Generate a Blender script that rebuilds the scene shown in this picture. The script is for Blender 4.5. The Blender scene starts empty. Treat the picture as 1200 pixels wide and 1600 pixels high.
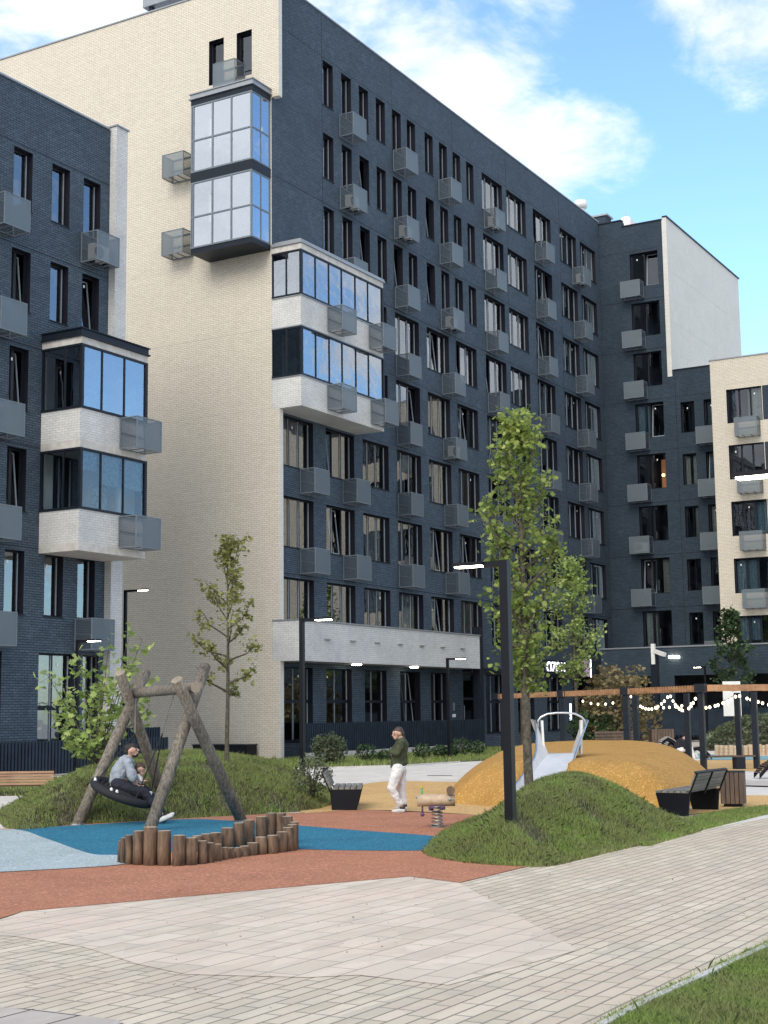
import bpy, math, random
import numpy as np
from mathutils import Matrix, Vector
random.seed(7)
R = math.radians
scene = bpy.context.scene
COL = scene.collection

# ------------------------------------------------------------------ camera
F_PX, YAW, PITCH, ROLL, CAM_H = 2272.34, 0.523031, 0.137667, -0.012678, 1.85
vF = Vector((math.cos(PITCH)*math.cos(YAW), math.cos(PITCH)*math.sin(YAW), math.sin(PITCH)))
vR = vF.cross(Vector((0, 0, 1))).normalized(); vU = vR.cross(vF)
cA = math.cos(ROLL)*vR + math.sin(ROLL)*vU
cB = -math.sin(ROLL)*vR + math.cos(ROLL)*vU
camd = bpy.data.cameras.new('camera'); cam = bpy.data.objects.new('camera', camd); COL.objects.link(cam)
m3 = Matrix((cA, cB, -vF)).transposed()
cam.matrix_world = Matrix.Translation((0, 0, CAM_H)) @ m3.to_4x4()
camd.sensor_fit = 'HORIZONTAL'; camd.sensor_width = 36; camd.lens = F_PX/1200*36
camd.clip_start = 0.1; camd.clip_end = 3000
scene.camera = cam
scene.render.resolution_x = 768; scene.render.resolution_y = 1024

def P(px, py, x=None, y=None, z=None):
    """world point where the sight line of a photo pixel meets a plane"""
    d = cA*(px-600) - cB*(py-800) + vF*F_PX
    if x is not None: t = x/d.x
    elif y is not None: t = y/d.y
    else: t = (z-CAM_H)/d.z
    return Vector((d.x*t, d.y*t, CAM_H+d.z*t))
def G(px, py, z=0): 
    p = P(px, py, z=z); return (p.x, p.y)
def D(px, py, depth):
    """point at a given depth along the view axis"""
    d = cA*(px-600) - cB*(py-800) + vF*F_PX
    n = Vector((math.cos(YAW), math.sin(YAW), 0)); t = depth/d.dot(n)
    return Vector((d.x*t, d.y*t, CAM_H+d.z*t))

# ------------------------------------------------------------------ light, sky, exposure
SUN_EL, SUN_AZ = R(38), R(188)          # azimuth: direction towards the sun, from +x, counter-clockwise
sd = Vector((math.cos(SUN_EL)*math.cos(SUN_AZ), math.cos(SUN_EL)*math.sin(SUN_AZ), math.sin(SUN_EL)))
ld = bpy.data.lights.new('sun', 'SUN'); ld.energy = 1.4; ld.angle = R(34); ld.color = (1.0, 0.93, 0.82)
lo = bpy.data.objects.new('sun', ld); COL.objects.link(lo)
lo.rotation_euler = sd.to_track_quat('Z', 'Y').to_euler(); lo.location = (0, 0, 60)

world = bpy.data.worlds.new('World'); scene.world = world; world.use_nodes = True
wn, wl = world.node_tree.nodes, world.node_tree.links
wn.clear()
def wnode(t, **k):
    n = wn.new(t)
    for a, b in k.items(): setattr(n, a, b)
    return n
out = wnode('ShaderNodeOutputWorld'); bg = wnode('ShaderNodeBackground')
sky = wnode('ShaderNodeTexSky'); sky.sky_type = 'NISHITA'; sky.sun_disc = False
sky.sun_elevation = SUN_EL; sky.sun_rotation = math.pi/2 - SUN_AZ
sky.air_density = 1.0; sky.dust_density = 0.6; sky.ozone_density = 2.0
bg.inputs['Strength'].default_value = 0.13
tc = wnode('ShaderNodeTexCoord')
sep = wnode('ShaderNodeSeparateXYZ'); wl.new(tc.outputs['Generated'], sep.inputs[0])
mxz = wnode('ShaderNodeMath', operation='MAXIMUM'); wl.new(sep.outputs['Z'], mxz.inputs[0]); mxz.inputs[1].default_value = 0.02
az_ = wnode('ShaderNodeMath', operation='ADD'); wl.new(mxz.outputs[0], az_.inputs[0]); az_.inputs[1].default_value = 0.25
dx = wnode('ShaderNodeMath', operation='DIVIDE'); wl.new(sep.outputs['X'], dx.inputs[0]); wl.new(az_.outputs[0], dx.inputs[1])
dy = wnode('ShaderNodeMath', operation='DIVIDE'); wl.new(sep.outputs['Y'], dy.inputs[0]); wl.new(az_.outputs[0], dy.inputs[1])
cmb = wnode('ShaderNodeCombineXYZ'); wl.new(dx.outputs[0], cmb.inputs[0]); wl.new(dy.outputs[0], cmb.inputs[1])
nz = wnode('ShaderNodeTexNoise'); nz.inputs['Scale'].default_value = 6.0; nz.inputs['Detail'].default_value = 9
nz.inputs['Roughness'].default_value = 0.62; nz.inputs['Distortion'].default_value = 0.25
wl.new(cmb.outputs[0], nz.inputs['Vector'])
# broad cloud masses: cloud banks in view, plus out-of-view ones added for fill light and reflections, soft lobes added to the noise
def lobe(px, py, wide, gain):
    d = (cA*(px-600) - cB*(py-800) + vF*F_PX).normalized()
    dot = wnode('ShaderNodeVectorMath', operation='DOT_PRODUCT'); dot.inputs[1].default_value = d
    wl.new(tc.outputs['Generated'], dot.inputs[0])
    mr = wnode('ShaderNodeMapRange', interpolation_type='SMOOTHSTEP'); wl.new(dot.outputs['Value'], mr.inputs[0])
    mr.inputs[1].default_value = math.cos(R(wide)); mr.inputs[2].default_value = 1.0
    mr.inputs[3].default_value = 0.0; mr.inputs[4].default_value = gain
    return mr.outputs[0]
def lobe_v(v, wide, gain):
    d = Vector(v).normalized()
    dot = wnode('ShaderNodeVectorMath', operation='DOT_PRODUCT'); dot.inputs[1].default_value = d
    wl.new(tc.outputs['Generated'], dot.inputs[0])
    mr = wnode('ShaderNodeMapRange', interpolation_type='SMOOTHSTEP'); wl.new(dot.outputs['Value'], mr.inputs[0])
    mr.inputs[1].default_value = math.cos(R(wide)); mr.inputs[2].default_value = 1.0
    mr.inputs[3].default_value = 0.0; mr.inputs[4].default_value = gain
    return mr.outputs[0]
acc = nz.outputs['Fac']
for l in (lobe(620, 50, 6.5, 0.17), lobe(800, 200, 4.6, 0.15), lobe(1130, 60, 3.6, 0.19), lobe(930, 250, 3.5, .06), lobe(230, -40, 7.0, 0.20), lobe(1100, 330, 8, -0.14), lobe(970, 40, 2.6, -0.14),
          lobe_v((-1, -.2, .5), 85, .30), lobe_v((-.75, .55, .36), 30, .30), lobe_v((-.2, -1, .6), 60, .12), lobe_v((.90, -.44, .33), 10, .34), lobe_v((.76, -.62, .33), 15, -.06), lobe_v((.95, -.30, .30), 14, .15)):
    a = wnode('ShaderNodeMath', operation='ADD'); wl.new(acc, a.inputs[0]); wl.new(l, a.inputs[1]); acc = a.outputs[0]
ramp = wnode('ShaderNodeMapRange', interpolation_type='SMOOTHSTEP'); wl.new(acc, ramp.inputs[0])
ramp.inputs[1].default_value = 0.47; ramp.inputs[2].default_value = 0.80; ramp.inputs[3].default_value = 0; ramp.inputs[4].default_value = 0.95
mix = wnode('ShaderNodeMix', data_type='RGBA'); wl.new(ramp.outputs[0], mix.inputs['Factor'])
tint = wnode('ShaderNodeMix', data_type='RGBA', blend_type='MULTIPLY'); tint.inputs['Factor'].default_value = 1
wl.new(sky.outputs[0], tint.inputs[6]); tint.inputs[7].default_value = (1.06, 1.24, 1.38, 1)
wl.new(tint.outputs[2], mix.inputs[6])
nz2 = wnode('ShaderNodeTexNoise'); nz2.inputs['Scale'].default_value = 7.5; nz2.inputs['Detail'].default_value = 8; nz2.inputs['Roughness'].default_value = .6; wl.new(cmb.outputs[0], nz2.inputs['Vector'])
shade = wnode('ShaderNodeMapRange'); wl.new(nz2.outputs['Fac'], shade.inputs[0]); shade.inputs[1].default_value = .32; shade.inputs[2].default_value = .62; shade.inputs[3].default_value = .80; shade.inputs[4].default_value = 1.0
cc = wnode('ShaderNodeVectorMath', operation='SCALE'); cc.inputs[0].default_value = (5.9, 6.0, 6.2); wl.new(shade.outputs[0], cc.inputs['Scale'])
mix.inputs[7].default_value = (5.9, 6.0, 6.2, 1)
wl.new(cc.outputs[0], mix.inputs[7]); wl.new(mix.outputs[2], bg.inputs['Color']); wl.new(bg.outputs[0], out.inputs[0])

scene.view_settings.view_transform = 'Standard'; scene.view_settings.look = 'None'
scene.view_settings.gamma = 1; scene.view_settings.exposure = 0.86
scene.view_settings.use_curve_mapping = False

# ------------------------------------------------------------------ materials
MATS = {}
def nodes(name):
    m = bpy.data.materials.new(name); m.use_nodes = True
    n, l = m.node_tree.nodes, m.node_tree.links
    return m, n, l, n['Principled BSDF']
def mixrgb(n, l, fac, a, b, mode='MIX'):
    x = n.new('ShaderNodeMix'); x.data_type = 'RGBA'; x.blend_type = mode
    for v, i in ((fac, 'Factor'), (a, 6), (b, 7)):
        if hasattr(v, 'is_linked') or isinstance(v, bpy.types.NodeSocket): l.new(v, x.inputs[i])
        else: x.inputs[i].default_value = v if i == 'Factor' else (*v, 1)
    return x.outputs[2]
def noise(n, l, vec, scale, detail=4, rough=0.55):
    t = n.new('ShaderNodeTexNoise'); t.inputs['Scale'].default_value = scale; t.inputs['Detail'].default_value = detail
    t.inputs['Roughness'].default_value = rough; l.new(vec, t.inputs['Vector']); return t.outputs['Fac']
def maprange(n, l, v, a, b, c, d):
    t = n.new('ShaderNodeMapRange'); l.new(v, t.inputs[0])
    for i, x in enumerate((a, b, c, d)): t.inputs[i+1].default_value = x
    return t.outputs[0]
def bump(n, l, bs, h, strength, dist=0.01):
    b = n.new('ShaderNodeBump'); b.inputs['Strength'].default_value = strength; b.inputs['Distance'].default_value = dist
    l.new(h, b.inputs['Height']); l.new(b.outputs[0], bs.inputs['Normal'])
def pos(n): return n.new('ShaderNodeNewGeometry').outputs['Position']
def plain(name, c, rough=0.6, metal=0.0, vary=0.12, scale=6.0, bmp=0.0, spec=0.5):
    if 'metal' in name or name in ('lining',): spec = .22
    m, n, l, b = nodes(name)
    tcn = n.new('ShaderNodeTexCoord').outputs['Object']
    f = noise(n, l, tcn, scale)
    c2 = tuple(max(0, v*(1-vary*1.6)) for v in c); c1 = tuple(min(1, v*(1+vary)) for v in c)
    l.new(mixrgb(n, l, maprange(n, l, f, .35, .65, 0, 1), c2, c1), b.inputs['Base Color'])
    b.inputs['Roughness'].default_value = rough; b.inputs['Metallic'].default_value = metal
    b.inputs['Specular IOR Level'].default_value = spec
    if bmp: bump(n, l, b, f, bmp, 0.01)
    MATS[name] = m; return m
def brick(name, c1, c2, mortar, w=0.27, h=0.085, ms=0.012, stain=0.12, rough=0.85, bstr=0.5, stainc=None, fleck=.06):
    m, n, l, b = nodes(name)
    p = pos(n); s = n.new('ShaderNodeSeparateXYZ'); l.new(p, s.inputs[0])
    ad = n.new('ShaderNodeMath'); ad.operation = 'ADD'; l.new(s.outputs[0], ad.inputs[0]); l.new(s.outputs[1], ad.inputs[1])
    c = n.new('ShaderNodeCombineXYZ'); l.new(ad.outputs[0], c.inputs[0]); l.new(s.outputs[2], c.inputs[1])
    t = n.new('ShaderNodeTexBrick'); l.new(c.outputs[0], t.inputs['Vector'])
    t.inputs['Scale'].default_value = 1; t.inputs['Brick Width'].default_value = w; t.inputs['Row Height'].default_value = h
    t.inputs['Mortar Size'].default_value = ms; t.inputs['Mortar Smooth'].default_value = 0.3; t.inputs['Bias'].default_value = 0
    t.inputs['Color1'].default_value = (*c1, 1); t.inputs['Color2'].default_value = (*c2, 1); t.inputs['Mortar'].default_value = (*mortar, 1)
    big = noise(n, l, p, 0.55, 6, 0.62)
    small = noise(n, l, p, 9, 4)
    col = mixrgb(n, l, maprange(n, l, big, .38, .66, 0, stain), t.outputs['Color'], stainc or tuple(v*0.55 for v in c1))
    col = mixrgb(n, l, maprange(n, l, small, .3, .7, 0, 0.22), col, tuple(min(1, v*1.35) for v in c2))
    pt = noise(n, l, p, 1.9, 7, .7)
    col = mixrgb(n, l, maprange(n, l, pt, .56, .74, 0, fleck), col, tuple(min(1, v*1.5+.015) for v in c2))
    l.new(col, b.inputs['Base Color']); b.inputs['Roughness'].default_value = rough; b.inputs['Specular IOR Level'].default_value = 0.3
    inv = n.new('ShaderNodeMath'); inv.operation = 'SUBTRACT'; inv.inputs[0].default_value = 1; l.new(t.outputs['Fac'], inv.inputs[1])
    bump(n, l, b, inv.outputs[0], bstr, 0.012)
    MATS[name] = m; return m
brick('cream_brick', (.555, .505, .42), (.62, .57, .48), (.31, .28, .23), stain=.07, ms=.010)
brick('pale_brick', (.58, .57, .53), (.64, .63, .59), (.42, .42, .41), stain=.15, ms=.008)
brick('white_brick', (.54, .545, .53), (.62, .62, .60), (.30, .305, .305), stain=.6, ms=.008, stainc=(.33, .33, .34))
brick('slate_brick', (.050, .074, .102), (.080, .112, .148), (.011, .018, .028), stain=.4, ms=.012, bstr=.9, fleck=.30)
brick('slate_brick_dark', (.026, .044, .064), (.040, .062, .088), (.013, .019, .026), stain=.4, ms=.011, bstr=.8, fleck=.25)  # darker slate tone for the corner block and the gallery
plain('concrete', (.50, .48, .45), .85, vary=.1, scale=3, bmp=.2)
plain('coping_metal', (.30, .32, .34), .45, .5, vary=.05)
plain('dark_metal', (.012, .017, .026), .45, .1, vary=.1)
plain('basket_metal', (.16, .19, .22), .5, .2, vary=.06)
plain('black_metal', (.004, .005, .009), .45, .0, vary=.15, scale=3)
plain('lining', (.012, .013, .022), .6, vary=.1)
plain('frame_white', (.30, .34, .38), .5, vary=.05)
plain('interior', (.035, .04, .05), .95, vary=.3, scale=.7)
plain('interior_light', (.75, .74, .70), .95, vary=.1, scale=.7)
plain('curtain_a', (.60, .58, .52), .9, vary=.15, scale=8)
plain('curtain_b', (.30, .40, .46), .9, vary=.2, scale=8)
plain('sticker', (.85, .85, .85), .6, vary=.02)
plain('ac_white', (.72, .72, .70), .5, vary=.04)
plain('fence_metal', (.022, .034, .052), .5, .2, vary=.12, scale=2)
plain('steel', (.62, .63, .64), .30, 1.0, vary=.06, scale=2)
plain('brushed_steel', (.72, .72, .71), .52, .45, vary=.05, scale=4)
plain('steel_dull', (.40, .40, .39), .42, .8, vary=.12, scale=5)
plain('chain', (.30, .30, .30), .45, .7)
plain('rope', (.012, .012, .016), .8)
plain('spring_steel', (.34, .33, .31), .35, .8, vary=.2)
plain('green_plastic', (.04, .30, .10), .45); plain('yellow_plastic', (.75, .50, .06), .45); plain('purple_plastic', (.10, .05, .12), .5)
plain('trunk_bark', (.085, .075, .055), .95, vary=.35, scale=14, bmp=.6)
plain('skin', (.50, .30, .22), .6, vary=.05); plain('hair_dark', (.018, .014, .012), .7, vary=.3, scale=40)
plain('hair_brown', (.055, .032, .022), .6, vary=.3, scale=40)
plain('knit_green', (.050, .062, .030), .9, vary=.2, scale=12); plain('jeans_white', (.66, .66, .66), .9, vary=.08, scale=9)
plain('tee_grey', (.27, .30, .34), .9, vary=.12, scale=10); plain('trousers_navy', (.015, .017, .03), .9, vary=.2)
plain('shirt_pale', (.60, .58, .56), .9, vary=.08); plain('shoe_white', (.55, .55, .55), .7); plain('shoe_dark', (.02, .02, .025), .6)
plain('sweater_black', (.012, .013, .02), .9, vary=.2)
plain('soil', (.055, .048, .030), 1.0, vary=.5, scale=5, bmp=.6)

def wood(name, a, b_, scale=18, rough=.8, along='Z', coord='Object'):
    m, n, l, b = nodes(name)
    mp = n.new('ShaderNodeMapping'); l.new(n.new('ShaderNodeTexCoord').outputs[coord], mp.inputs[0])
    mp.inputs['Scale'].default_value = {'Z': (1, 1, .22), 'X': (.08, 1, 1), 'Y': (1, .08, 1)}[along]
    f = noise(n, l, mp.outputs[0], scale, 6, .65); g = noise(n, l, n.new('ShaderNodeTexCoord').outputs[coord], 1.6, 3)
    col = mixrgb(n, l, maprange(n, l, f, .36, .64, 0, 1), a, b_)
    col = mixrgb(n, l, maprange(n, l, g, .4, .7, 0, .5), col, tuple(v*.55 for v in a))
    l.new(col, b.inputs['Base Color']); b.inputs['Roughness'].default_value = rough
    bump(n, l, b, f, .6, .01); MATS[name] = m
wood('log_grey', (.075, .060, .046), (.27, .235, .19), 30)
wood('log_brown', (.060, .040, .027), (.20, .130, .082))
wood('log_top', (.36, .28, .19), (.54, .44, .31), 9)
wood('log_end', (.20, .16, .12), (.38, .32, .24), 9)
wood('bench_wood', (.30, .17, .10), (.46, .28, .17), 10, .6, 'X')
wood('slat_grey', (.14, .13, .11), (.26, .25, .22), 10, .7, 'X')
wood('slat_brown', (.06, .038, .026), (.13, .085, .060), 10, .6, 'Z')
wood('beam_wood', (.30, .15, .07), (.48, .27, .14), 8, .6, 'X')
wood('pale_log', (.42, .30, .20), (.62, .47, .33), 10, .55, 'X')
wood('deck_wood', (.40, .37, .33), (.56, .52, .47), 6, .8, 'X')

def rubber(name, a, b_):
    m, n, l, b = nodes(name); p = pos(n)
    f = noise(n, l, p, 55, 3, .7); g = noise(n, l, p, 1.1, 6, .6)
    v = n.new('ShaderNodeTexVoronoi'); v.inputs['Scale'].default_value = 42; l.new(p, v.inputs['Vector'])
    col = mixrgb(n, l, maprange(n, l, f, .36, .64, 0, 1), a, b_)
    col = mixrgb(n, l, maprange(n, l, g, .42, .72, 0, .35), col, tuple(x*.62 for x in a))
    s = n.new('ShaderNodeSeparateColor'); l.new(v.outputs['Color'], s.inputs[0])
    col = mixrgb(n, l, maprange(n, l, s.outputs[0], .82, .9, 0, .4), col, tuple(min(1, x*1.7+.03) for x in b_))
    l.new(col, b.inputs['Base Color']); b.inputs['Roughness'].default_value = .95; b.inputs['Specular IOR Level'].default_value = .2
    bump(n, l, b, f, .9, .006); MATS[name] = m
rubber('rubber_terracotta', (.33, .135, .075), (.47, .22, .135))
rubber('rubber_blue', (.018, .115, .185), (.042, .200, .290))
rubber('rubber_pale_blue', (.30, .36, .365), (.43, .49, .49))
rubber('rubber_ochre', (.47, .29, .115), (.64, .42, .19))
rubber('rubber_mound', (.33, .175, .045), (.50, .29, .085))
rubber('rubber_teal', (.16, .30, .33), (.24, .40, .42))

def pavers(name, a, b_, joint, w, h, tintc, off=.37, ms=.009):
    m, n, l, b = nodes(name); p = pos(n)
    cols = []
    t = n.new('ShaderNodeTexBrick'); l.new(p, t.inputs['Vector']); t.offset = off; t.offset_frequency = 3; t.squash = 1.5; t.squash_frequency = 4
    t.inputs['Scale'].default_value = 1; t.inputs['Brick Width'].default_value = w; t.inputs['Row Height'].default_value = h
    t.inputs['Mortar Size'].default_value = ms; t.inputs['Mortar Smooth'].default_value = .2; t.inputs['Bias'].default_value = 0
    t.inputs['Color1'].default_value = (*a, 1); t.inputs['Color2'].default_value = (*b_, 1); t.inputs['Mortar'].default_value = (*joint, 1)
    g = noise(n, l, p, .7, 5, .6); f = noise(n, l, p, 30, 4, .7); k = noise(n, l, p, 2.3, 6, .62)
    col = mixrgb(n, l, maprange(n, l, g, .45, .60, 0, .75), t.outputs['Color'], tintc)
    vc = n.new('ShaderNodeTexVoronoi'); vc.inputs['Scale'].default_value = 2.2; mpv = n.new('ShaderNodeMapping'); mpv.inputs['Scale'].default_value = (.7, 2.2, 1); l.new(p, mpv.inputs[0]); l.new(mpv.outputs[0], vc.inputs['Vector'])
    sv = n.new('ShaderNodeSeparateColor'); l.new(vc.outputs['Color'], sv.inputs[0])
    col = mixrgb(n, l, maprange(n, l, sv.outputs[0], .55, 1, 0, .35), col, tuple(x*y for x, y in zip(a, (.82, .86, .92))))
    col = mixrgb(n, l, maprange(n, l, sv.outputs[1], .6, 1, 0, .35), col, tuple(min(1, x*1.2) for x in b_))
    col = mixrgb(n, l, maprange(n, l, k, .52, .75, 0, .30), col, tuple(x*.55 for x in a))
    col = mixrgb(n, l, maprange(n, l, f, .3, .7, 0, .18), col, tuple(x*.7 for x in a))
    col = mixrgb(n, l, t.outputs['Fac'], col, joint)
    l.new(col, b.inputs['Base Color']); b.inputs['Roughness'].default_value = .85; b.inputs['Specular IOR Level'].default_value = .3
    inv = n.new('ShaderNodeMath'); inv.operation = 'SUBTRACT'; inv.inputs[0].default_value = 1; l.new(t.outputs['Fac'], inv.inputs[1])
    bump(n, l, b, inv.outputs[0], .8, .008); MATS[name] = m
pavers('paver_small', (.51, .44, .33), (.64, .555, .43), (.25, .225, .18), .36, .135, (.58, .47, .36))
pavers('paver_large', (.545, .465, .36), (.66, .57, .455), (.32, .28, .23), .60, .27, (.68, .54, .43), ms=.007)
pavers('slab_dark', (.42, .36, .31), (.52, .46, .40), (.06, .055, .05), .8, .4, (.36, .30, .28))
pavers('path_pale', (.62, .58, .52), (.70, .66, .60), (.45, .44, .42), .8, .4, (.60, .57, .52), ms=.005)

def leafmat(name, a, b_, trans=.35, c_=None):
    m, n, l, b = nodes(name)
    g = n.new('ShaderNodeNewGeometry')
    f = noise(n, l, g.outputs['Position'], 1.6, 3)
    col = mixrgb(n, l, g.outputs['Random Per Island'], a, b_)
    col = mixrgb(n, l, maprange(n, l, f, .35, .65, 0, .6), col, c_ or tuple(x*.6 for x in a))
    l.new(col, b.inputs['Base Color']); b.inputs['Roughness'].default_value = .6; b.inputs['Specular IOR Level'].default_value = .3
    t = n.new('ShaderNodeBsdfTranslucent'); l.new(col, t.inputs[0])
    mx = n.new('ShaderNodeMixShader'); mx.inputs[0].default_value = trans
    o = n['Material Output']; l.new(b.outputs[0], mx.inputs[1]); l.new(t.outputs[0], mx.inputs[2]); l.new(mx.outputs[0], o.inputs[0])
    MATS[name] = m
leafmat('leaf_maple', (.17, .26, .05), (.50, .56, .17), .45, (.08, .13, .03))
leafmat('leaf_olive', (.20, .22, .06), (.42, .42, .15), .45)
leafmat('leaf_bright', (.27, .39, .10), (.60, .68, .27), .45)
leafmat('leaf_tan', (.22, .18, .09), (.42, .34, .19))
leafmat('leaf_dark', (.040, .085, .035), (.11, .17, .075))
leafmat('leaf_hedge', (.085, .115, .06), (.24, .27, .16))
leafmat('grass', (.15, .25, .05), (.42, .54, .15), .45, (.32, .30, .15))
leafmat('grass_dry', (.15, .155, .065), (.36, .33, .17), .25, (.09, .095, .05))

def thin_glass(name, ior, tcol, bs=.035):
    m, n, l, b = nodes(name); o = n['Material Output']
    fr = n.new('ShaderNodeFresnel'); fr.inputs[0].default_value = ior
    gl = n.new('ShaderNodeBsdfGlossy'); gl.inputs['Roughness'].default_value = .012; gl.inputs['Color'].default_value = (.90, .95, 1, 1)
    nb = n.new('ShaderNodeBump'); nb.inputs['Strength'].default_value = bs; nb.inputs['Distance'].default_value = .05
    l.new(noise(n, l, pos(n), 1.1, 2), nb.inputs['Height']); l.new(nb.outputs[0], gl.inputs['Normal'])
    tr = n.new('ShaderNodeBsdfTransparent'); tr.inputs[0].default_value = tcol
    mx = n.new('ShaderNodeMixShader'); l.new(fr.outputs[0], mx.inputs[0]); l.new(tr.outputs[0], mx.inputs[1]); l.new(gl.outputs[0], mx.inputs[2]); l.new(mx.outputs[0], o.inputs[0])
    MATS[name] = m
thin_glass('glass', 1.9, (.72, .80, .84, 1)); thin_glass('glass_front', 2.9, (.66, .76, .82, 1), .10); thin_glass('glass_block', 6.5, (.90, .95, .97, 1), .10); thin_glass('glass_bay', 4.4, (.80, .88, .92, 1), .14)
def perf(name, c, op):
    m, n, l, b = nodes(name); o = n['Material Output']
    b.inputs['Base Color'].default_value = (*c, 1); b.inputs['Metallic'].default_value = .2; b.inputs['Roughness'].default_value = .5
    w = n.new('ShaderNodeTexWave'); w.wave_type = 'BANDS'; w.bands_direction = 'DIAGONAL'; w.inputs['Scale'].default_value = 9
    l.new(n.new('ShaderNodeTexCoord').outputs['Object'], w.inputs[0])
    tr = n.new('ShaderNodeBsdfTransparent'); mx = n.new('ShaderNodeMixShader')
    l.new(maprange(n, l, w.outputs['Fac'], 0, 1, op-.10, op+.10), mx.inputs[0])
    l.new(tr.outputs[0], mx.inputs[1]); l.new(b.outputs[0], mx.inputs[2]); l.new(mx.outputs[0], o.inputs[0]); MATS[name] = m
perf('perforated', (.14, .175, .20), .74); perf('perforated_side', (.07, .092, .115), .64)  # side panels coloured darker than the front, standing in for their weaker light
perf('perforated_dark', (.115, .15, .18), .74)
def emis(name, c, s):
    m, n, l, b = nodes(name); b.inputs['Base Color'].default_value = (*c, 1)
    b.inputs['Emission Color'].default_value = (*c, 1); b.inputs['Emission Strength'].default_value = s; MATS[name] = m
emis('lamp_glow', (1, .90, .70), 14); emis('bulb_glow', (1, .84, .58), 2.2); emis('sign_glow', (.85, .88, 1), 1.6); emis('sign_pink', (.42, .30, .42), .05)
emis('room_lamp', (1, .55, .22), 3.5); emis('wall_glow', (.8, .32, .14), .12)

# ------------------------------------------------------------------ mesh helpers
class MB:
    def __init__(s): s.v = []; s.f = []; s.mi = []; s.mats = []; s.smooth = False
    def _m(s, mat):
        if mat is None: return 0
        if mat not in s.mats: s.mats.append(mat)
        return s.mats.index(mat)
    def quad(s, a, b, c, d, mat=None):
        i = len(s.v); s.v += [tuple(a), tuple(b), tuple(c), tuple(d)]; s.f.append((i, i+1, i+2, i+3)); s.mi.append(s._m(mat))
    def poly(s, pts, mat=None):
        i = len(s.v); s.v += [tuple(p) for p in pts]; s.f.append(tuple(range(i, i+len(pts)))); s.mi.append(s._m(mat))
    def box(s, x0, x1, y0, y1, z0, z1, mat=None, M=None):
        x0, x1 = sorted((x0, x1)); y0, y1 = sorted((y0, y1)); z0, z1 = sorted((z0, z1))
        i = len(s.v); vs = [(x, y, z) for z in (z0, z1) for x, y in ((x0, y0), (x1, y0), (x1, y1), (x0, y1))]
        if M is not None: vs = [tuple(M @ Vector(v)) for v in vs]
        s.v += vs
        for f in ((3, 2, 1, 0), (4, 5, 6, 7), (0, 1, 5, 4), (1, 2, 6, 5), (2, 3, 7, 6), (3, 0, 4, 7)):
            s.f.append(tuple(i+k for k in f)); s.mi.append(s._m(mat))
    def beam(s, a, b, w, h, mat=None, up=Vector((0, 0, 1))):
        a = Vector(a); b = Vector(b); d = b-a; L = d.length; d.normalize()
        if abs(d.dot(up)) > .98: up = Vector((0, 1, 0))
        sx = d.cross(up).normalized(); sz = sx.cross(d)
        M = Matrix((d, sx, sz)).transposed().to_4x4(); M.translation = a
        s.box(0, L, -w/2, w/2, -h/2, h/2, mat, M)
    def tube(s, pts, rads, n=10, mat=None, cap=True, matcap=None, jitter=0):
        pts = [Vector(p) for p in pts]
        if not hasattr(rads, '__len__'): rads = [rads]*len(pts)
        ref = None; base = len(s.v)
        for k, p in enumerate(pts):
            d = (pts[min(k+1, len(pts)-1)] - pts[max(k-1, 0)]).normalized()
            if ref is None:
                ref = d.cross(Vector((0, 0, 1)) if abs(d.z) < .9 else Vector((1, 0, 0))).normalized()
            ref = (ref - d*ref.dot(d)).normalized(); q = d.cross(ref)
            for j in range(n):
                t = 2*math.pi*j/n; r = rads[k]*(1+(random.uniform(-jitter, jitter) if jitter else 0))
                s.v.append(tuple(p + ref*math.cos(t)*r + q*math.sin(t)*r))
        for k in range(len(pts)-1):
            for j in range(n):
                a = base+k*n+j; b = base+k*n+(j+1) % n
                s.f.append((a, b, b+n, a+n)); s.mi.append(s._m(mat))
        if cap:
            s.f.append(tuple(base+j for j in reversed(range(n)))); s.mi.append(s._m(matcap or mat))
            s.f.append(tuple(base+(len(pts)-1)*n+j for j in range(n))); s.mi.append(s._m(matcap or mat))
    def ball(s, c, r, sc=(1, 1, 1), n=10, m=7, mat=None):
        c = Vector(c); base = len(s.v)
        for i in range(m+1):
            th = math.pi*i/m
            for j in range(n):
                ph = 2*math.pi*j/n
                s.v.append((c.x+r*sc[0]*math.sin(th)*math.cos(ph), c.y+r*sc[1]*math.sin(th)*math.sin(ph), c.z+r*sc[2]*math.cos(th)))
        for i in range(m):
            for j in range(n):
                a = base+i*n+j; b = base+i*n+(j+1) % n
                s.f.append((a, a+n, b+n, b)); s.mi.append(s._m(mat))
    def mesh(s, name, mat=None, smooth=False):
        me = bpy.data.meshes.new(name); me.from_pydata(s.v, [], s.f)
        if s.mats:
            for k in s.mats: me.materials.append(MATS[k])
            me.polygons.foreach_set('material_index', s.mi)
        else: me.materials.append(MATS[mat])
        if smooth: me.polygons.foreach_set('use_smooth', [True]*len(me.polygons))
        me.update(); return me
    def build(s, name, mat=None, parent=None, smooth=False):
        return link(name, s.mesh(name, mat, smooth), parent)
def link(name, me, parent=None, loc=None, rz=None):
    o = bpy.data.objects.new(name, me); COL.objects.link(o); o.parent = parent
    if loc is not None: o.location = loc
    if rz is not None: o.rotation_euler = (0, 0, rz)
    return o
def thing(name, label, cat, loc=(0, 0, 0), rz=0, group=None):
    o = bpy.data.objects.new(name, None); COL.objects.link(o); o.empty_display_size = .3
    o.location = loc; o.rotation_euler = (0, 0, rz); return tag(o, label, cat, group)
def tag(o, label=None, cat=None, group=None, kind=None):
    for k, v in (('label', label), ('category', cat), ('group', group), ('kind', kind)):
        if v: o[k] = v
    return o
def struct(o): o['kind'] = 'structure'; return o
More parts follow.
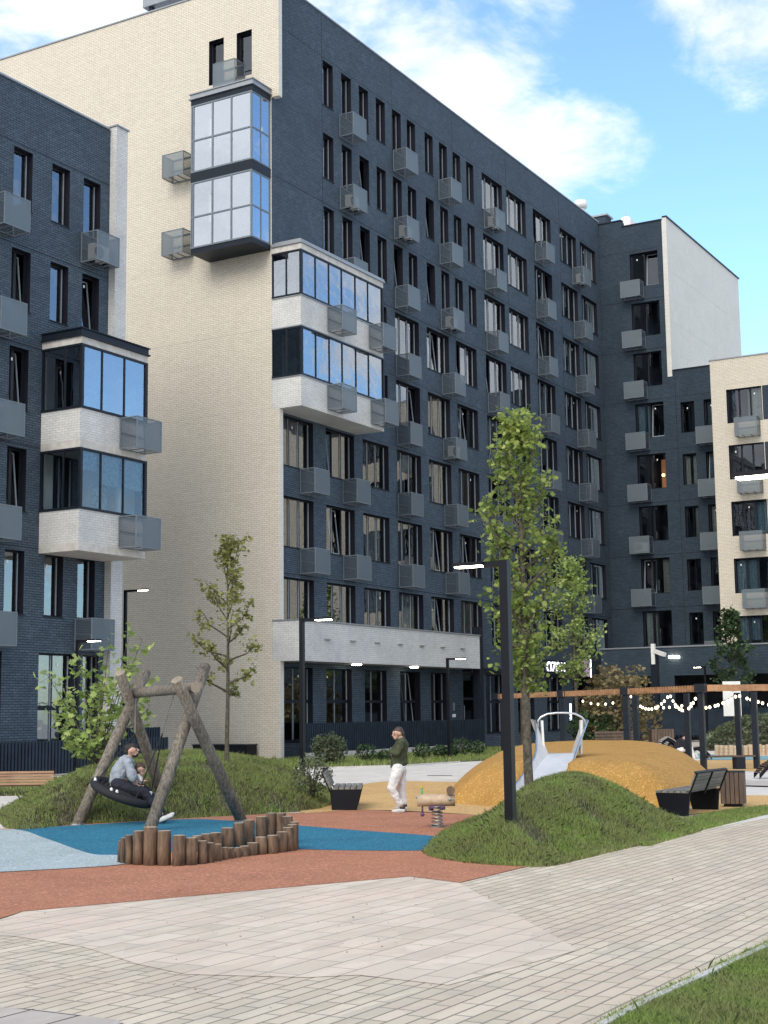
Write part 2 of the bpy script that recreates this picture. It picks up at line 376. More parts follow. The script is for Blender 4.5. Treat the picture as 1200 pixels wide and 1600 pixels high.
def copy_tree(o, parent=None):
    c = o.copy(); COL.objects.link(c); c.parent = parent
    for ch in list(o.children): copy_tree(ch, c)
    return c
def sheet(name, pts, z, mat, thick=0):
    mb = MB(); mb.poly([(x, y, z) for x, y in pts]); o = mb.build(name, mat); struct(o); return o
def smooth_poly(pts, k=6, keep=()):
    """Catmull-Rom through ground points"""
    n = len(pts); outp = []
    for i in range(n):
        p0, p1, p2, p3 = [np.array(pts[(i+j-1) % n], float) for j in range(4)]
        for t in np.linspace(0, 1, k, endpoint=False):
            if i in keep: q = p1+(p2-p1)*t
            else: q = .5*((2*p1)+(-p0+p2)*t+(2*p0-5*p1+4*p2-p3)*t*t+(-p0+3*p1-3*p2+p3)*t**3)
            outp.append(tuple(q))
    return outp
def px_poly(l): return [G(*q) for q in l]
def inside(px, py, poly):
    poly = np.array(poly); c = np.zeros(len(px), bool); n = len(poly); j = n-1
    for i in range(n):
        xi, yi = poly[i]; xj, yj = poly[j]
        k = ((yi > py) != (yj > py)) & (px < (xj-xi)*(py-yi)/(yj-yi+1e-12)+xi); c ^= k; j = i
    return c
def edgedist(px, py, poly):
    poly = np.array(poly); n = len(poly); best = np.full(len(px), 1e9)
    for i in range(n):
        a = poly[i]; b = poly[(i+1) % n]; ab = b-a; t = np.clip(((px-a[0])*ab[0]+(py-a[1])*ab[1])/(ab@ab+1e-12), 0, 1)
        best = np.minimum(best, np.hypot(px-(a[0]+ab[0]*t), py-(a[1]+ab[1]*t)))
    return best

# ------------------------------------------------------------------ windows, baskets
REV = .30
_wcache = {}
def window_meshes(w, h, sashes, tilt, pale):
    key = (round(w, 2), round(h, 2), sashes, tilt, pale)
    if key in _wcache: return _wcache[key]
    f = MB(); d = REV
    lin = 'lining'
    f.quad((0, 0, 0), (0, d, 0), (0, d, h), (0, 0, h), lin); f.quad((w, 0, 0), (w, 0, h), (w, d, h), (w, d, 0), lin)
    f.quad((0, 0, h), (0, d, h), (w, d, h), (w, 0, h), lin); f.quad((0, 0, 0), (w, 0, 0), (w, d, 0), (0, d, 0), lin)
    t = .055; y0, y1 = d-.07, d-.005
    f.box(.003, t, y0, y1, .003, h-.003, 'dark_metal'); f.box(w-t, w-.003, y0, y1, .003, h-.003, 'dark_metal')
    f.box(t, w-t, y0, y1, .003, t, 'dark_metal'); f.box(t, w-t, y0, y1, h-t, h-.003, 'dark_metal')
    g = MB(); ws = (w-2*t)/sashes
    for k in range(sashes):
        a = t+k*ws; bb = a+ws
        if k: f.box(a-.035, a+.035, y0-.004, y1, t, h-t, 'dark_metal')
        sa, sb = a+(.035 if k else 0), bb-(.035 if k < sashes-1 else 0)
        if k == tilt:            # sash leaning into the room, hinged at its foot
            ang = .11; M = Matrix.Translation((0, y1, t)) @ Matrix.Rotation(-ang, 4, 'X')
            hh = h-2*t
            for q in ((sa+.01, sa+.06, 0, .05, 0, hh), (sb-.06, sb-.01, 0, .05, 0, hh), (sa+.06, sb-.06, 0, .05, 0, .05), (sa+.06, sb-.06, 0, .05, hh-.05, hh)):
                f.box(*q, 'frame_white', M)
            g.poly([M @ Vector(p) for p in ((sa+.05, .02, .04), (sb-.05, .02, .04), (sb-.05, .02, hh-.04), (sa+.05, .02, hh-.04))])
        else:
            f.box(sb-.028, sb-.002, y0-.002, y0+.03, t, h-t, 'frame_white' if pale else 'dark_metal')
            g.quad((sa, d-.035, t), (sb, d-.035, t), (sb, d-.035, h-t), (sa, d-.035, h-t))
    s = MB(); s.box(-.03, w+.03, -.045, .02, -.035, -.004)
    r = (f.mesh('window'), g.mesh('pane', 'glass'), s.mesh('sill', 'dark_metal'))
    _wcache[key] = r; return r
def curtain_mesh(w, h, mat, key):
    k2 = ('c', round(w, 2), round(h, 2), mat, key)
    if k2 in _wcache: return _wcache[k2]
    rnd = random.Random(key); c = MB(); n_ = 18; ph = rnd.uniform(0, 6)
    xs = [w*i/n_ for i in range(n_+1)]; ys = [.06*math.sin(ph+i*1.9)+.03*math.sin(i*.8+ph) for i in range(n_+1)]
    for i in range(n_): c.quad((xs[i], ys[i], 0), (xs[i+1], ys[i+1], 0), (xs[i+1], ys[i+1], h), (xs[i], ys[i], h))
    r = c.mesh('curtain', mat, True); _wcache[k2] = r; return r
def sticker_mesh():
    if 's' not in _wcache:
        s = MB(); s.box(0, .07, 0, .004, 0, .10); _wcache['s'] = s.mesh('paper_label', 'sticker')
    return _wcache['s']
def put_window(parent, axis, c, a, z, w, h, name='window', sashes=1, rnd=None, curtains=.4, pale=True):
    rnd = rnd or random
    tilt = -1
    if rnd.random() < .18: tilt = rnd.randrange(sashes)
    F, Gm, S = window_meshes(w, h, sashes, tilt, pale)
    loc, rz = ((a, c, z), 0) if axis == 'y' else ((c, a, z), -math.pi/2)
    o = link(name, F, parent, loc, rz)
    gp = link('pane', Gm, o)
    if axis == 'y': gp.material_slots[0].link = 'OBJECT'; gp.material_slots[0].material = MATS['glass_front']; link('sill', S, o)
    r = rnd.random()
    if r < curtains:
        fr_ = rnd.choice((.3, .45, .6, 1.0)); cw = (w-.12)*fr_; off = rnd.choice((.06, w-.06-cw))
        link('curtain', curtain_mesh(cw, h-.15, rnd.choice(('curtain_a', 'curtain_a', 'curtain_b')), rnd.randrange(4)), o, (off, REV+.22, .06))
    if rnd.random() < .5 and sashes > 0:
        k = rnd.randrange(sashes); link('paper_label', sticker_mesh(), o, (.09+(k+.35)*(w-.2)/sashes, REV-.05, h-.42))
    return o

def facade(parent, axis, c, a0, a1, z0, z1, wins, mat, name='brick_wall', regions=None):
    """wall sheet with openings; wins: (a_low, z, w, h) spans; regions: extra rectangles in the same plane (a0,a1,z0,z1)"""
    mb = MB()
    for (A0, A1, Z0, Z1) in [(a0, a1, z0, z1)]+(regions or []):
        hs = [(max(q[0], A0), max(q[1], Z0), min(q[0]+q[2], A1), min(q[1]+q[3], Z1)) for q in wins if q[0] < A1 and q[0]+q[2] > A0 and q[1] < Z1 and q[1]+q[3] > Z0]
        zs = sorted({Z0, Z1, *[q[1] for q in hs], *[q[3] for q in hs]})
        for za, zb in zip(zs, zs[1:]):
            zm = (za+zb)/2; row = sorted((q[0], q[2]) for q in hs if q[1] < zm < q[3])
            cur = A0; segs = []
            for l_, r_ in row:
                if l_ > cur+1e-6: segs.append((cur, l_))
                cur = max(cur, r_)
            if cur < A1-1e-6: segs.append((cur, A1))
            for l_, r_ in segs:
                if axis == 'y': mb.quad((l_, c, za), (r_, c, za), (r_, c, zb), (l_, c, zb))
                else: mb.quad((c, r_, za), (c, l_, za), (c, l_, zb), (c, r_, zb))
    return mb.build(name, mat, parent)
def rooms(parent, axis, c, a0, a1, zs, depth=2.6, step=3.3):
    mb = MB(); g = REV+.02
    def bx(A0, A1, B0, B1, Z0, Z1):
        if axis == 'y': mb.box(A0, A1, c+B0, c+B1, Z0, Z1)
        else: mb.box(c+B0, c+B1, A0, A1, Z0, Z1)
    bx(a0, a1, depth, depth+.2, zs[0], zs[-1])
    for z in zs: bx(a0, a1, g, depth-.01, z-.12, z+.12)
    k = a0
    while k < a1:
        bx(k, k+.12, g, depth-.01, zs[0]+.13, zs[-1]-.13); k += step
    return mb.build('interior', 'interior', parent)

def basket_meshes():
    f = MB(); w, d, h, t = 1.2, .8, 1.1, .035
    for x in (0, w-t):
        for y in (-d, -.06):
            f.box(x, x+t, y, y+t, -h, 0)
        f.box(x, x+t, -d+t, -.06, -h, -h+t); f.box(x, x+t, -d+t, -.06, -t, 0)
    for y in (-d, -.06):
        f.box(t, w-t, y, y+t, -h, -h+t); f.box(t, w-t, y, y+t, -t, 0)
    for x in (.35, .8): f.box(x, x+.05, -d+t, .0, -h+.004, -h+.03)
    f.box(.05, w-.05, -.03, .0, -.55, -.50)
    p = MB()
    p.quad((t, -d+.01, -h+t), (w-t, -d+.01, -h+t), (w-t, -d+.01, -t), (t, -d+.01, -t), 'perforated')
    for xq in (.012, w-.012): p.quad((xq, -.06, -h+t), (xq, -d+t, -h+t), (xq, -d+t, -t), (xq, -.06, -t), 'perforated_side')
    a = MB(); a.box(.2, 1.0, -.48, -.18, -.95, -.38, 'ac_white')
    for k in range(14):
        t0, t1 = 2*math.pi*k/14, 2*math.pi*(k+1)/14; cx, cz = .46, -.665
        r0, r1 = .17, .23
        a.poly([(cx+r0*math.cos(t0), -.486, cz+r0*math.sin(t0)), (cx+r0*math.cos(t1), -.486, cz+r0*math.sin(t1)), (cx+r1*math.cos(t1), -.486, cz+r1*math.sin(t1)), (cx+r1*math.cos(t0), -.486, cz+r1*math.sin(t0))], 'dark_metal')
        a.poly([(cx, -.484, cz), (cx+r0*math.cos(t0), -.484, cz+r0*math.sin(t0)), (cx+r0*math.cos(t1), -.484, cz+r0*math.sin(t1))], 'coping_metal')
    a.box(.24, .30, -.44, -.22, -1.06, -.95, 'dark_metal'); a.box(.9, .96, -.44, -.22, -1.06, -.95, 'dark_metal')
    return f, p, a
_bf, _bp, _ba = basket_meshes()
BF = _bf.mesh('air_conditioner_basket', 'basket_metal'); BP = _bp.mesh('perforated_panel'); BA = _ba.mesh('air_conditioner')
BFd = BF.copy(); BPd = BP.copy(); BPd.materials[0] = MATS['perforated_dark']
def basket(parent, axis, c, a, z, ac=False, sx=1.0, dark=False):
    loc, rz = ((a, c, z), 0) if axis == 'y' else ((c, a, z), -math.pi/2)
    o = link('air_conditioner_basket', BFd if dark else BF, parent, loc, rz); o.scale = (sx, 1, 1)
    link('perforated_panel', BPd if dark else BP, o)
    if ac: link('air_conditioner', BA, o)
    return o

# ================================================================== main building
XW, YA, YS = 50.24, 34.40, 34.02      # cream gable plane, slate front plane, front edge of the cream slab
XE, ZR = 89.0, 34.38
HEADS = {9: 32.13, 8: 28.58, 7: 25.04, 6: 21.56, 5: 18.14, 4: 14.65, 3: 11.15, 2: 7.65}
WH = 2.17
main = thing('apartment_building', 'tallest block with a cream brick gable end and a long slate blue front', 'building', (XW, YA, 0))
main.location = (0, 0, 0)
rw = random.Random(3)
wa = []
narrow = [54.45, 56.1, 57.72, 59.36, 60.98, 62.5, 64.43, 66.05, 67.63, 69.25]
wide = [71.2, 74.45, 78.2, 82.3, 85.6]
for r_ in (9, 8, 7):
    for x in narrow: wa.append((x, HEADS[r_]-WH, .90, WH, 'narrow_window', 1))
for r_ in range(9, 1, -1):
    for x in wide: wa.append((x, HEADS[r_]-WH, 2.65, WH, 'window', 3))
for r_ in (6, 5, 4, 3, 2):
    for x in (57.72, 61.0, 64.3, 67.6): wa.append((x, HEADS[r_]-WH, 2.45, WH, 'window', 3))
for r_ in (4, 3, 2):
    for x in (51.0, 54.5): wa.append((x, HEADS[r_]-WH, 2.45, WH, 'window', 3))
gf = [(51.0, .75, 2.3, 3.1), (54.4, .75, 2.15, 3.1), (57.7, .75, 2.0, 3.1), (61.0, .75, 2.0, 3.1), (64.1, .75, 1.7, 3.1), (70.3, .75, 2.2, 3.1), (74.3, .75, 2.2, 3.1), (78.3, .75, 2.2, 3.1), (82.2, .75, 2.2, 3.1)]
for q in gf: wa.append((*q, 'ground_floor_window', 2))
door = (67.62, .25, 1.5, 3.6)
holesA = [q[:4] for q in wa]+[door]
facade(main, 'y', YA, XW+.28, XE, 0, ZR-.0, holesA, 'slate_brick', regions=[(XW, XW+.28, 14.74, 28.7)])
for q in wa:
    put_window(main, 'y', YA, q[0], q[1], q[2], q[3], q[4], q[5], rw, .42 if q[4] != 'ground_floor_window' else .15)
rooms(main, 'y', YA, XW+.4, XE-.1, [0.1, 4.35]+[HEADS[k]+.75 for k in range(2, 10)])
# ground floor transoms and the door
mb = MB()
for q in gf: mb.box(q[0]+.06, q[0]+q[2]-.06, YA+REV-.085, YA+REV-.02, 2.35, 2.47)
mb.build('transom', 'dark_metal', main)
mb = MB(); x0, z0, w_, h_ = door
mb.box(x0, x0+.07, YA+.12, YA+.2, z0, z0+h_); mb.box(x0+w_-.07, x0+w_, YA+.12, YA+.2, z0, z0+h_); mb.box(x0+.07, x0+w_-.07, YA+.12, YA+.2, z0+h_-.07, z0+h_); mb.box(x0+.07, x0+w_-.07, YA+.12, YA+.2, 2.5, 2.62)
mb.quad((x0, YA, z0), (x0, YA+.3, z0), (x0, YA+.3, z0+h_), (x0, YA, z0+h_)); mb.quad((x0+w_, YA, z0), (x0+w_, YA, z0+h_), (x0+w_, YA+.3, z0+h_), (x0+w_, YA+.3, z0))
dd = mb.build('door', 'lining', main)
mb = MB(); mb.quad((x0+.07, YA+.16, z0), (x0+w_-.07, YA+.16, z0), (x0+w_-.07, YA+.16, z0+h_), (x0+.07, YA+.16, z0+h_)); mb.build('pane', 'glass', dd)
mb = MB(); mb.tube([(x0+.2, YA+.06, 1.0), (x0+.2, YA+.06, 2.2)], .02, 6); mb.build('handle', 'steel', dd)
mb = MB(); mb.box(66.35, 66.7, YA-.02, YA-.003, 1.62, 1.78, 'sticker'); mb.box(66.42, 66.62, YA-.02, YA-.003, 1.95, 2.35, 'coping_metal'); mb.build('entrance_sign', None, main)
# cream gable: wall with two narrow windows; edge strips in front of the slate wall
YFAR = 78
gw = [(36.99, 30.02, .83, 2.12), (35.45, 30.02, .83, 2.12)]
facade(main, 'x', XW, YA, YFAR, 0, ZR+.05, gw, 'cream_brick', 'cream_wall',
       regions=[(YS, YA, 0, 4.05), (YS, YA, 5.71, 14.74), (YS, YA, 28.7, ZR+.05), ])
for q in gw:
    o = put_window(main, 'x', XW, q[0]+q[2], q[1], q[2], q[3], 'narrow_window', 1, random.Random(5), 0)
rooms(main, 'x', XW+.15, YA+1, 40, [29.6, 32.9])
mb = MB()
for z0, z1 in ((0, 4.05), (4.05, 14.74), (28.7, ZR+.05)): mb.quad((XW, YS, z0), (XW+.27, YS, z0), (XW+.27, YS, z1), (XW, YS, z1))
mb.quad((XW, YS, 28.7), (XW, YA, 28.7), (XW+.27, YA, 28.7), (XW+.27, YS, 28.7)); mb.quad((XW+.27, YS, 0), (XW+.27, YA, 0), (XW+.27, YA, 14.74), (XW+.27, YS, 14.74))
mb.quad((XW+.27, YS, 28.7), (XW+.27, YA, 28.7), (XW+.27, YA, ZR+.05), (XW+.27, YS, ZR+.05))
mb.build('cream_wall_edge', 'pale_brick', main)
# roof, parapet coping, back
mb = MB(); mb.box(XW+.02, XE-.05, YA+.02, 60, ZR-.6, ZR-.3); mb.build('roof', 'concrete', main)
mb = MB()
mb.box(XW-.05, XW+.45, YS-.05, YFAR, ZR+.055, ZR+.12); mb.box(XW+.46, XE, YA-.05, YA+.4, ZR+.005, ZR+.07)
mb.build('coping', 'coping_metal', main)
mb = MB()
for z in [HEADS[k]+.02 for k in range(2, 10)]:
    xs = [XW+.3, XE-.02]
    mb.box(xs[0], xs[1], YA-.004, YA+.02, z+.12, z+.145)
for x in (54.38, 60.92, 67.55, 74.40, 82.2): mb.box(x-.02, x, YA-.005, YA+.02, 6.0 if x > 57 else 22, ZR-.05)
mb.build('expansion_joint', 'lining', main)
mb = MB()
for z in [HEADS[k]+.15 for k in range(2, 9)]: mb.box(XW-.003, XW+.02, YA+.03 if 14.8 < z < 28.6 else YS+.02, YFAR, z, z+.014)
for y in (34.9, 44.6, 54.5): mb.box(XW-.003, XW+.02, y, y+.014, 0.2 if y > 40 else 6, ZR if y > 40 else 21.5)
mb.build('gable_joint', 'concrete', main)
# baskets on the slate front
acs = {(8, 0), (8, 1), (9, 3), (7, 2), (9, 5), (5, 2)}
for r_ in range(9, 2, -1):
    for k, x in enumerate((55.86, 60.99, 65.85, 71.3, 78.3, 84.1)):
        if k == 0 and r_ in (6, 5): continue
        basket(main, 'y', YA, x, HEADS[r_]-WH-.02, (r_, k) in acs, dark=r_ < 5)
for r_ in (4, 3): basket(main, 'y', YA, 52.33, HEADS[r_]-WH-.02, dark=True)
# side baskets by the glazed block, one above it
for y, z in ((39.82, 26.9), (39.82, 23.3)): basket(main, 'x', XW, y, z)
basket(main, 'x', XW, 37.0, 30.55)

# ---- glazed bays
def glazed_storey(parent, x0, x1, yf, yw, z0, z1, xs, ys, side='west', transom=None, glass='glass_bay', open_pane=None):
    """frames and panes of one storey: front at y=yf between x0..x1, west return at x=x0 between yf..yw"""
    f = MB(); g = MB(); t = .055
    def post(x, y, w=.06): f.box(x-w/2, x+w/2, y-w/2, y+w/2, z0+.08, z1-.08)
    f.box(x0-.04, x1+.04, yf-.04, yf+.06, z0, z0+.08); f.box(x0-.04, x1+.04, yf-.04, yf+.06, z1-.08, z1)
    f.box(x0-.04, x0+.06, yf+.06, yw-.01, z0, z0+.08); f.box(x0-.04, x0+.06, yf+.06, yw-.01, z1-.08, z1)
    f.box(x1-.06, x1+.04, yf+.06, yw-.01, z0, z0+.08); f.box(x1-.06, x1+.04, yf+.06, yw-.01, z1-.08, z1)
    for i, x in enumerate(xs): post(x, yf, .11 if i in (0, len(xs)-1) else .06)
    for y in ys: post(x0, y)
    post(x0+.01, yw-.05); post(x1-.01, yw-.05)
    zz = [z0+.08, z1-.08]
    if transom:
        f.box(x0-.03, x1+.03, yf-.03, yf+.03, transom-.035, transom+.035); f.box(x0-.03, x0+.03, yf+.06, yw-.06, transom-.035, transom+.035)
        zz = [z0+.08, transom-.035, transom+.035, z1-.08]
    for za, zb in zip(zz[::2], zz[1::2]):
        for i, (a, b_) in enumerate(zip(xs, xs[1:])):
            if open_pane == i: continue
            g.quad((a+.03, yf, za), (b_-.03, yf, za), (b_-.03, yf, zb), (a+.03, yf, zb))
        yy = sorted([yf+.05, *ys, yw-.08])
        for a, b_ in zip(yy, yy[1:]): g.quad((x0, b_-.03, za), (x0, a+.03, za), (x0, a+.03, zb), (x0, b_-.03, zb))
        g.quad((x1, yf+.05, za), (x1, yw-.08, za), (x1, yw-.08, zb), (x1, yf+.05, zb))
    o = f.build('balcony_frame', 'dark_metal', parent); g.build('pane', glass, o)
    rc = random.Random(int(z0*10))
    for a, b_ in zip(xs, xs[1:]):
        if rc.random() < .55:
            hh = rc.choice((.3, .6, 1.0, 1.9)); mb = MB(); mb.box(a+.06, b_-.06, yf+.12, yf+.14, z1-.1-hh, z1-.1)
            mb.build('roller_blind', rc.choice(('sticker', 'curtain_a', 'curtain_b')), o)
    return o
def ring(x0, x1, yf, yw, z0, z1, t, mat, name, parent, bottom=True):
    """solid parapet / slab band of a bay"""
    mb = MB(); mb.box(x0, x1, yf, yw-.003, z0, z1); return mb.build(name, mat, parent)
BX1, BYF = 57.18, 32.91
bay = main
ring(XW+.0, BX1, BYF, YA, 14.74, 16.02, .2, 'white_brick', 'balcony_parapet', bay)
ring(XW+.0, BX1, BYF, YA, 18.24, 19.52, .2, 'white_brick', 'balcony_parapet', bay)
ring(XW-.03, BX1+.03, BYF-.03, YA, 21.56, 21.82, .2, 'concrete', 'balcony_cornice', bay)
mb = MB()
mb.box(XW-.10, BX1+.10, BYF-.10, YA-.003, 21.823, 21.88); mb.box(XW-.06, BX1+.08, BYF-.07, YA-.003, 21.883, 21.98); mb.box(XW+.2, BX1, BYF+.15, YA-.003, 21.983, 22.12)
mb.build('balcony_roof', 'coping_metal', bay)
mb = MB(); mb.box(XW-.03, BX1+.03, BYF-.03, YA-.01, 18.19, 18.236); mb.box(XW-.035, BX1+.035, BYF-.035, YA-.01, 19.523, 19.56); mb.box(XW-.035, BX1+.035, BYF-.035, YA-.01, 16.023, 16.06)
mb.build('drip_edge', 'coping_metal', bay)
xs = [XW+.03, 51.37, 52.46, 53.53, 54.70, 55.82, BX1-.04]
for z0, z1 in ((16.063, 18.186), (19.563, 21.556)): glazed_storey(bay, XW, BX1, BYF, YA, z0, z1, xs, [33.65])
for a, z in ((52.3, 19.5), (55.85, 19.5), (52.25, 16.0), (55.95, 16.0)): basket(bay, 'y', BYF, a, z)
mb = MB()
for zc in (17.2, 20.6):
    mb.box(51.0, 52.0, YA-.08, YA-.02, zc-1.1, zc+.9); mb.box(54.2, 55.8, YA-.08, YA-.02, zc-1.1, zc+.9)
mb.build('balcony_door', 'curtain_b', bay)
mb = MB()
for xx in (51.6, 54.9):
    for zc in (17.95,):
        mb.box(xx, xx+.9, BYF+.12, BYF+.14, zc, zc+.03); mb.box(xx, xx+.9, BYF+.5, BYF+.52, zc, zc+.03); mb.box(xx, xx+.02, BYF+.12, BYF+.52, zc, zc+.02); mb.box(xx+.9, xx+.92, BYF+.12, BYF+.52, zc, zc+.02)
mb.build('drying_rack', 'dark_metal', bay)
# glazed block on the gable
GX0, GY0, GY1 = 48.86, 34.46, 37.72
for e_, za_, zb_ in ((0, 21.75, 21.98), (.02, 24.98, 25.42), (.02, 28.52, 28.78)): mb = MB(); mb.box(GX0-e_, XW-.003, GY0-e_, GY1+e_, za_, zb_); mb.build('balcony_slab', 'dark_metal', main)
mb = MB(); mb.box(GX0-.1, XW-.003, GY0-.1, GY1+.1, 28.783, 28.84); mb.box(GX0-.04, XW-.003, GY0-.04, GY1+.04, 28.843, 29.02); mb.box(GX0-.09, XW-.003, GY0-.09, GY1+.09, 29.023, 29.07); mb.build('balcony_roof', 'coping_metal', main)
def block_storey(z0, z1):
    f = MB(); g = MB(); tz = (z0+z1)/2-.12
    ys = [GY0+.05, 35.55, 36.56, GY1-.12]
    for i, y in enumerate(ys): f.box(GX0-.03, GX0+.05, y-.035, y+.035, z0+.07, z1-.07)
    f.box(GX0-.03, GX0+.05, GY1-.06, GY1, z0+.07, z1-.07)
    for z in (z0, z1-.07, tz): f.box(GX0-.032, GX0+.05, GY0, GY1, z, z+.07); f.box(GX0+.05, XW-.01, GY0-.002, GY0+.06, z, z+.07); f.box(GX0+.05, XW-.01, GY1-.06, GY1+.002, z, z+.07)
    f.box(49.5, 49.56, GY0, GY0+.06, z0+.07, z1-.07); f.box(XW-.08, XW-.01, GY0, GY0+.06, z0+.07, z1-.07)
    for za, zb in ((z0+.07, tz), (tz+.07, z1-.07)):
        for a, b_ in zip(ys, ys[1:]): g.quad((GX0, b_-.03, za), (GX0, a+.03, za), (GX0, a+.03, zb), (GX0, b_-.03, zb))
        g.quad((GX0+.05, GY0+.02, za), (49.5, GY0+.02, za), (49.5, GY0+.02, zb), (GX0+.05, GY0+.02, zb)); g.quad((49.56, GY0+.02, za), (XW-.08, GY0+.02, za), (XW-.08, GY0+.02, zb), (49.56, GY0+.02, zb))
        g.quad((GX0+.05, GY1-.03, za), (GX0+.05, GY1-.03, zb), (XW-.08, GY1-.03, zb), (XW-.08, GY1-.03, za))
    o = f.build('balcony_frame', 'basket_metal', main); g.build('pane', 'glass_block', o)
block_storey(21.983, 24.977); block_storey(25.423, 28.517)
mb = MB()
for zc in (22.05, 25.5):
    mb.box(XW-.06, XW-.01, 35.2, 36.0, zc, zc+2.2, 'curtain_b'); mb.box(XW-.06, XW-.01, 36.5, 37.3, zc, zc+2.3, 'sticker')
    mb.box(49.6, 50.0, 36.9, 37.3, zc, zc+1.3, 'sticker'); mb.box(49.3, 49.9, 35.0, 35.5, zc, zc+.8, 'curtain_b')
mb.box(GX0+.06, XW-.06, GY0+.08, GY1-.08, 21.985, 22.0, 'interior_light'); mb.box(GX0+.06, XW-.06, GY0+.08, GY1-.08, 25.425, 25.44, 'interior_light'); mb.box(GX0+.06, XW-.06, GY0+.08, GY1-.08, 24.95, 24.975, 'interior_light'); mb.box(GX0+.06, XW-.06, GY0+.08, GY1-.08, 28.49, 28.515, 'interior_light')
mb.build('balcony_furniture', None, main)
mb = MB(); mb.tube([(49.4+.02*k, 34.9+.42*math.cos(k/10*math.pi), 27.0+.42*math.sin(k/10*math.pi)+.0) for k in range(21)], .03, 6); mb.tube([(49.4, 34.9+.22*math.cos(k/10*math.pi), 27.0+.22*math.sin(k/10*math.pi)) for k in range(21)], .02, 6)
mb.build('wicker_ring', 'sticker', main)
# light band over the ground floor
mb = MB(); mb.box(XW+.0, 67.0, 33.09, YA-.003, 4.05, 5.71); o = mb.build('canopy_band', 'white_brick', main)
mb = MB(); mb.box(XW-.03, 67.04, 33.04, YA-.003, 5.713, 5.77); mb.build('canopy_coping', 'coping_metal', o)
mb = MB()
for k in range(7): x = 52.2+k*2.1; mb.box(x, x+.42, 33.02, 33.087, 4.98, 5.03)
mb.build('vent_spout', 'steel_dull', o)
mb = MB(); mb.box(55.6, 55.9, 33.5, 33.8, 3.99, 4.045); mb.box(60.9, 61.2, 33.5, 33.8, 3.99, 4.045); mb.build('ceiling_lamp', 'lamp_glow', o)
mb = MB(); mb.box(67.1, 67.5, 33.15, 33.55, 0, 6.2); mb.build('pillar', 'dark_metal', main)
mb = MB(); mb.box(67.6, XE, YA-.5, YA-.003, 3.95, 4.15); mb.build('canopy', 'dark_metal', main)
# shop signs on the far ground floor
pz = P(868, 1046, y=YA-.3)
s1 = MB(); s1.box(77.4, 80.4, YA-.35, YA-.25, 3.9, 4.8, 'dark_metal')
sg = s1.build('shop_sign', None, main)
def text_obj(body, size, loc, rot, mat, parent, name='lettering', ext=.015, sx=1.0):
    c = bpy.data.curves.new(name, 'FONT'); c.body = body; c.size = size; c.extrude = ext; c.align_x = 'CENTER'; c.align_y = 'CENTER'
    o = bpy.data.objects.new(name, c); COL.objects.link(o)
    dg = bpy.context.evaluated_depsgraph_get(); me = bpy.data.meshes.new_from_object(o.evaluated_get(dg)); bpy.data.objects.remove(o)
    me.name = name; me.materials.clear(); me.materials.append(MATS[mat])
    o = bpy.data.objects.new(name, me); COL.objects.link(o); o.parent = parent; o.location = loc; o.rotation_euler = rot; o.scale = (sx, 1, 1); return o
text_obj('OZON', .9, (78.9, YA-.38, 4.35), (R(90), 0, 0), 'sign_glow', sg)
mb = MB(); mb.box(82.6, 82.68, YA-1.0, YA-.5, 3.9, 4.9, 'sign_pink'); mb.box(82.59, 82.69, YA-1.04, YA-1.001, 3.85, 4.95, 'sign_glow'); mb.build('projecting_sign', None, main)
mb = MB(); mb.box(81.6, 81.85, YA-.02, YA-.004, 1.3, 2.3); mb.build('lit_poster', 'sign_glow', main)

# ---- roof plant
def roof_vent(px, py, hpx, y, name, label, mat='steel_dull'):
    p = P(px, py, y=y); z0 = ZR-.05; k = 1
    t = thing(name, label, 'roof vent', (p.x, p.y, z0))
    m1 = MB(); m1.tube([(0, 0, 0), (0, 0, p.z-z0-.3)], .30, 14); m1.build('pipe', mat, t, True)
    m1 = MB(); m1.tube([(0, 0, p.z-z0-.35), (0, 0, p.z-z0+.15), (0, 0, p.z-z0+.2)], [.46, .46, .3], 16); m1.build('cap', mat, t, True)
roof_vent(907, 318, 10, 37.5, 'roof_vent', 'round steel vent pipe on the long roof edge near the inner corner', 'ac_white')
t = thing('roof_hatch', 'grey metal duct lying on the roof above the cream gable', 'roof duct', (51.5, 40.9, ZR))
mb = MB(); mb.box(-.3, .5, -1.6, 1.6, 1.05, 1.45); mb.box(-.2, .4, -.5, .6, 1.46, 1.8); mb.build('duct', 'coping_metal', t)
for y_ in (-1.3, 1.1): mb = MB(); mb.box(-.2, 0, y_, y_+.2, .1, 1.04); mb.build('leg', 'dark_metal', t)

# ================================================================== left building
LX0, LX1, LZ = 22.0, 39.69, 23.42
left = thing('apartment_building', 'lower slate blue block at the left edge with one glazed bay', 'building')
rl = random.Random(11)
LH = {6: 21.16, 5: 17.6, 4: 14.2, 3: 10.78, 2: 7.35}
lw = []
for r_, hz in LH.items():
    for x in (28.2, 30.1, 32.6, 34.78, 36.65, 38.28):
        if 36.3 < x < 39.8 and r_ in (4, 3): continue
        lw.append((x, hz-2.1, .9, 2.1, 'narrow_window', 1))
lw += [(33.0, .9, 1.75, 3.1, 'ground_floor_window', 2), (36.45, .9, 1.75, 3.1, 'ground_floor_window', 2), (38.62, .9, .8, 3.1, 'ground_floor_window', 1), (29.2, .9, 1.75, 3.1, 'ground_floor_window', 2)]
facade(left, 'y', YA, LX0, LX1, 0, LZ, [q[:4] for q in lw], 'slate_brick')
for q in lw: put_window(left, 'y', YA, *q, rl, .35)
mb = MB()
for q in lw[-4:]: mb.box(q[0]+.06, q[0]+q[2]-.06, YA+REV-.085, YA+REV-.02, 2.1, 2.25)
mb.build('transom', 'dark_metal', left)
rooms(left, 'y', YA, LX0, LX1-.1, [0.1, 4.3, 8.1, 11.5, 14.9, 18.4, 22.0])
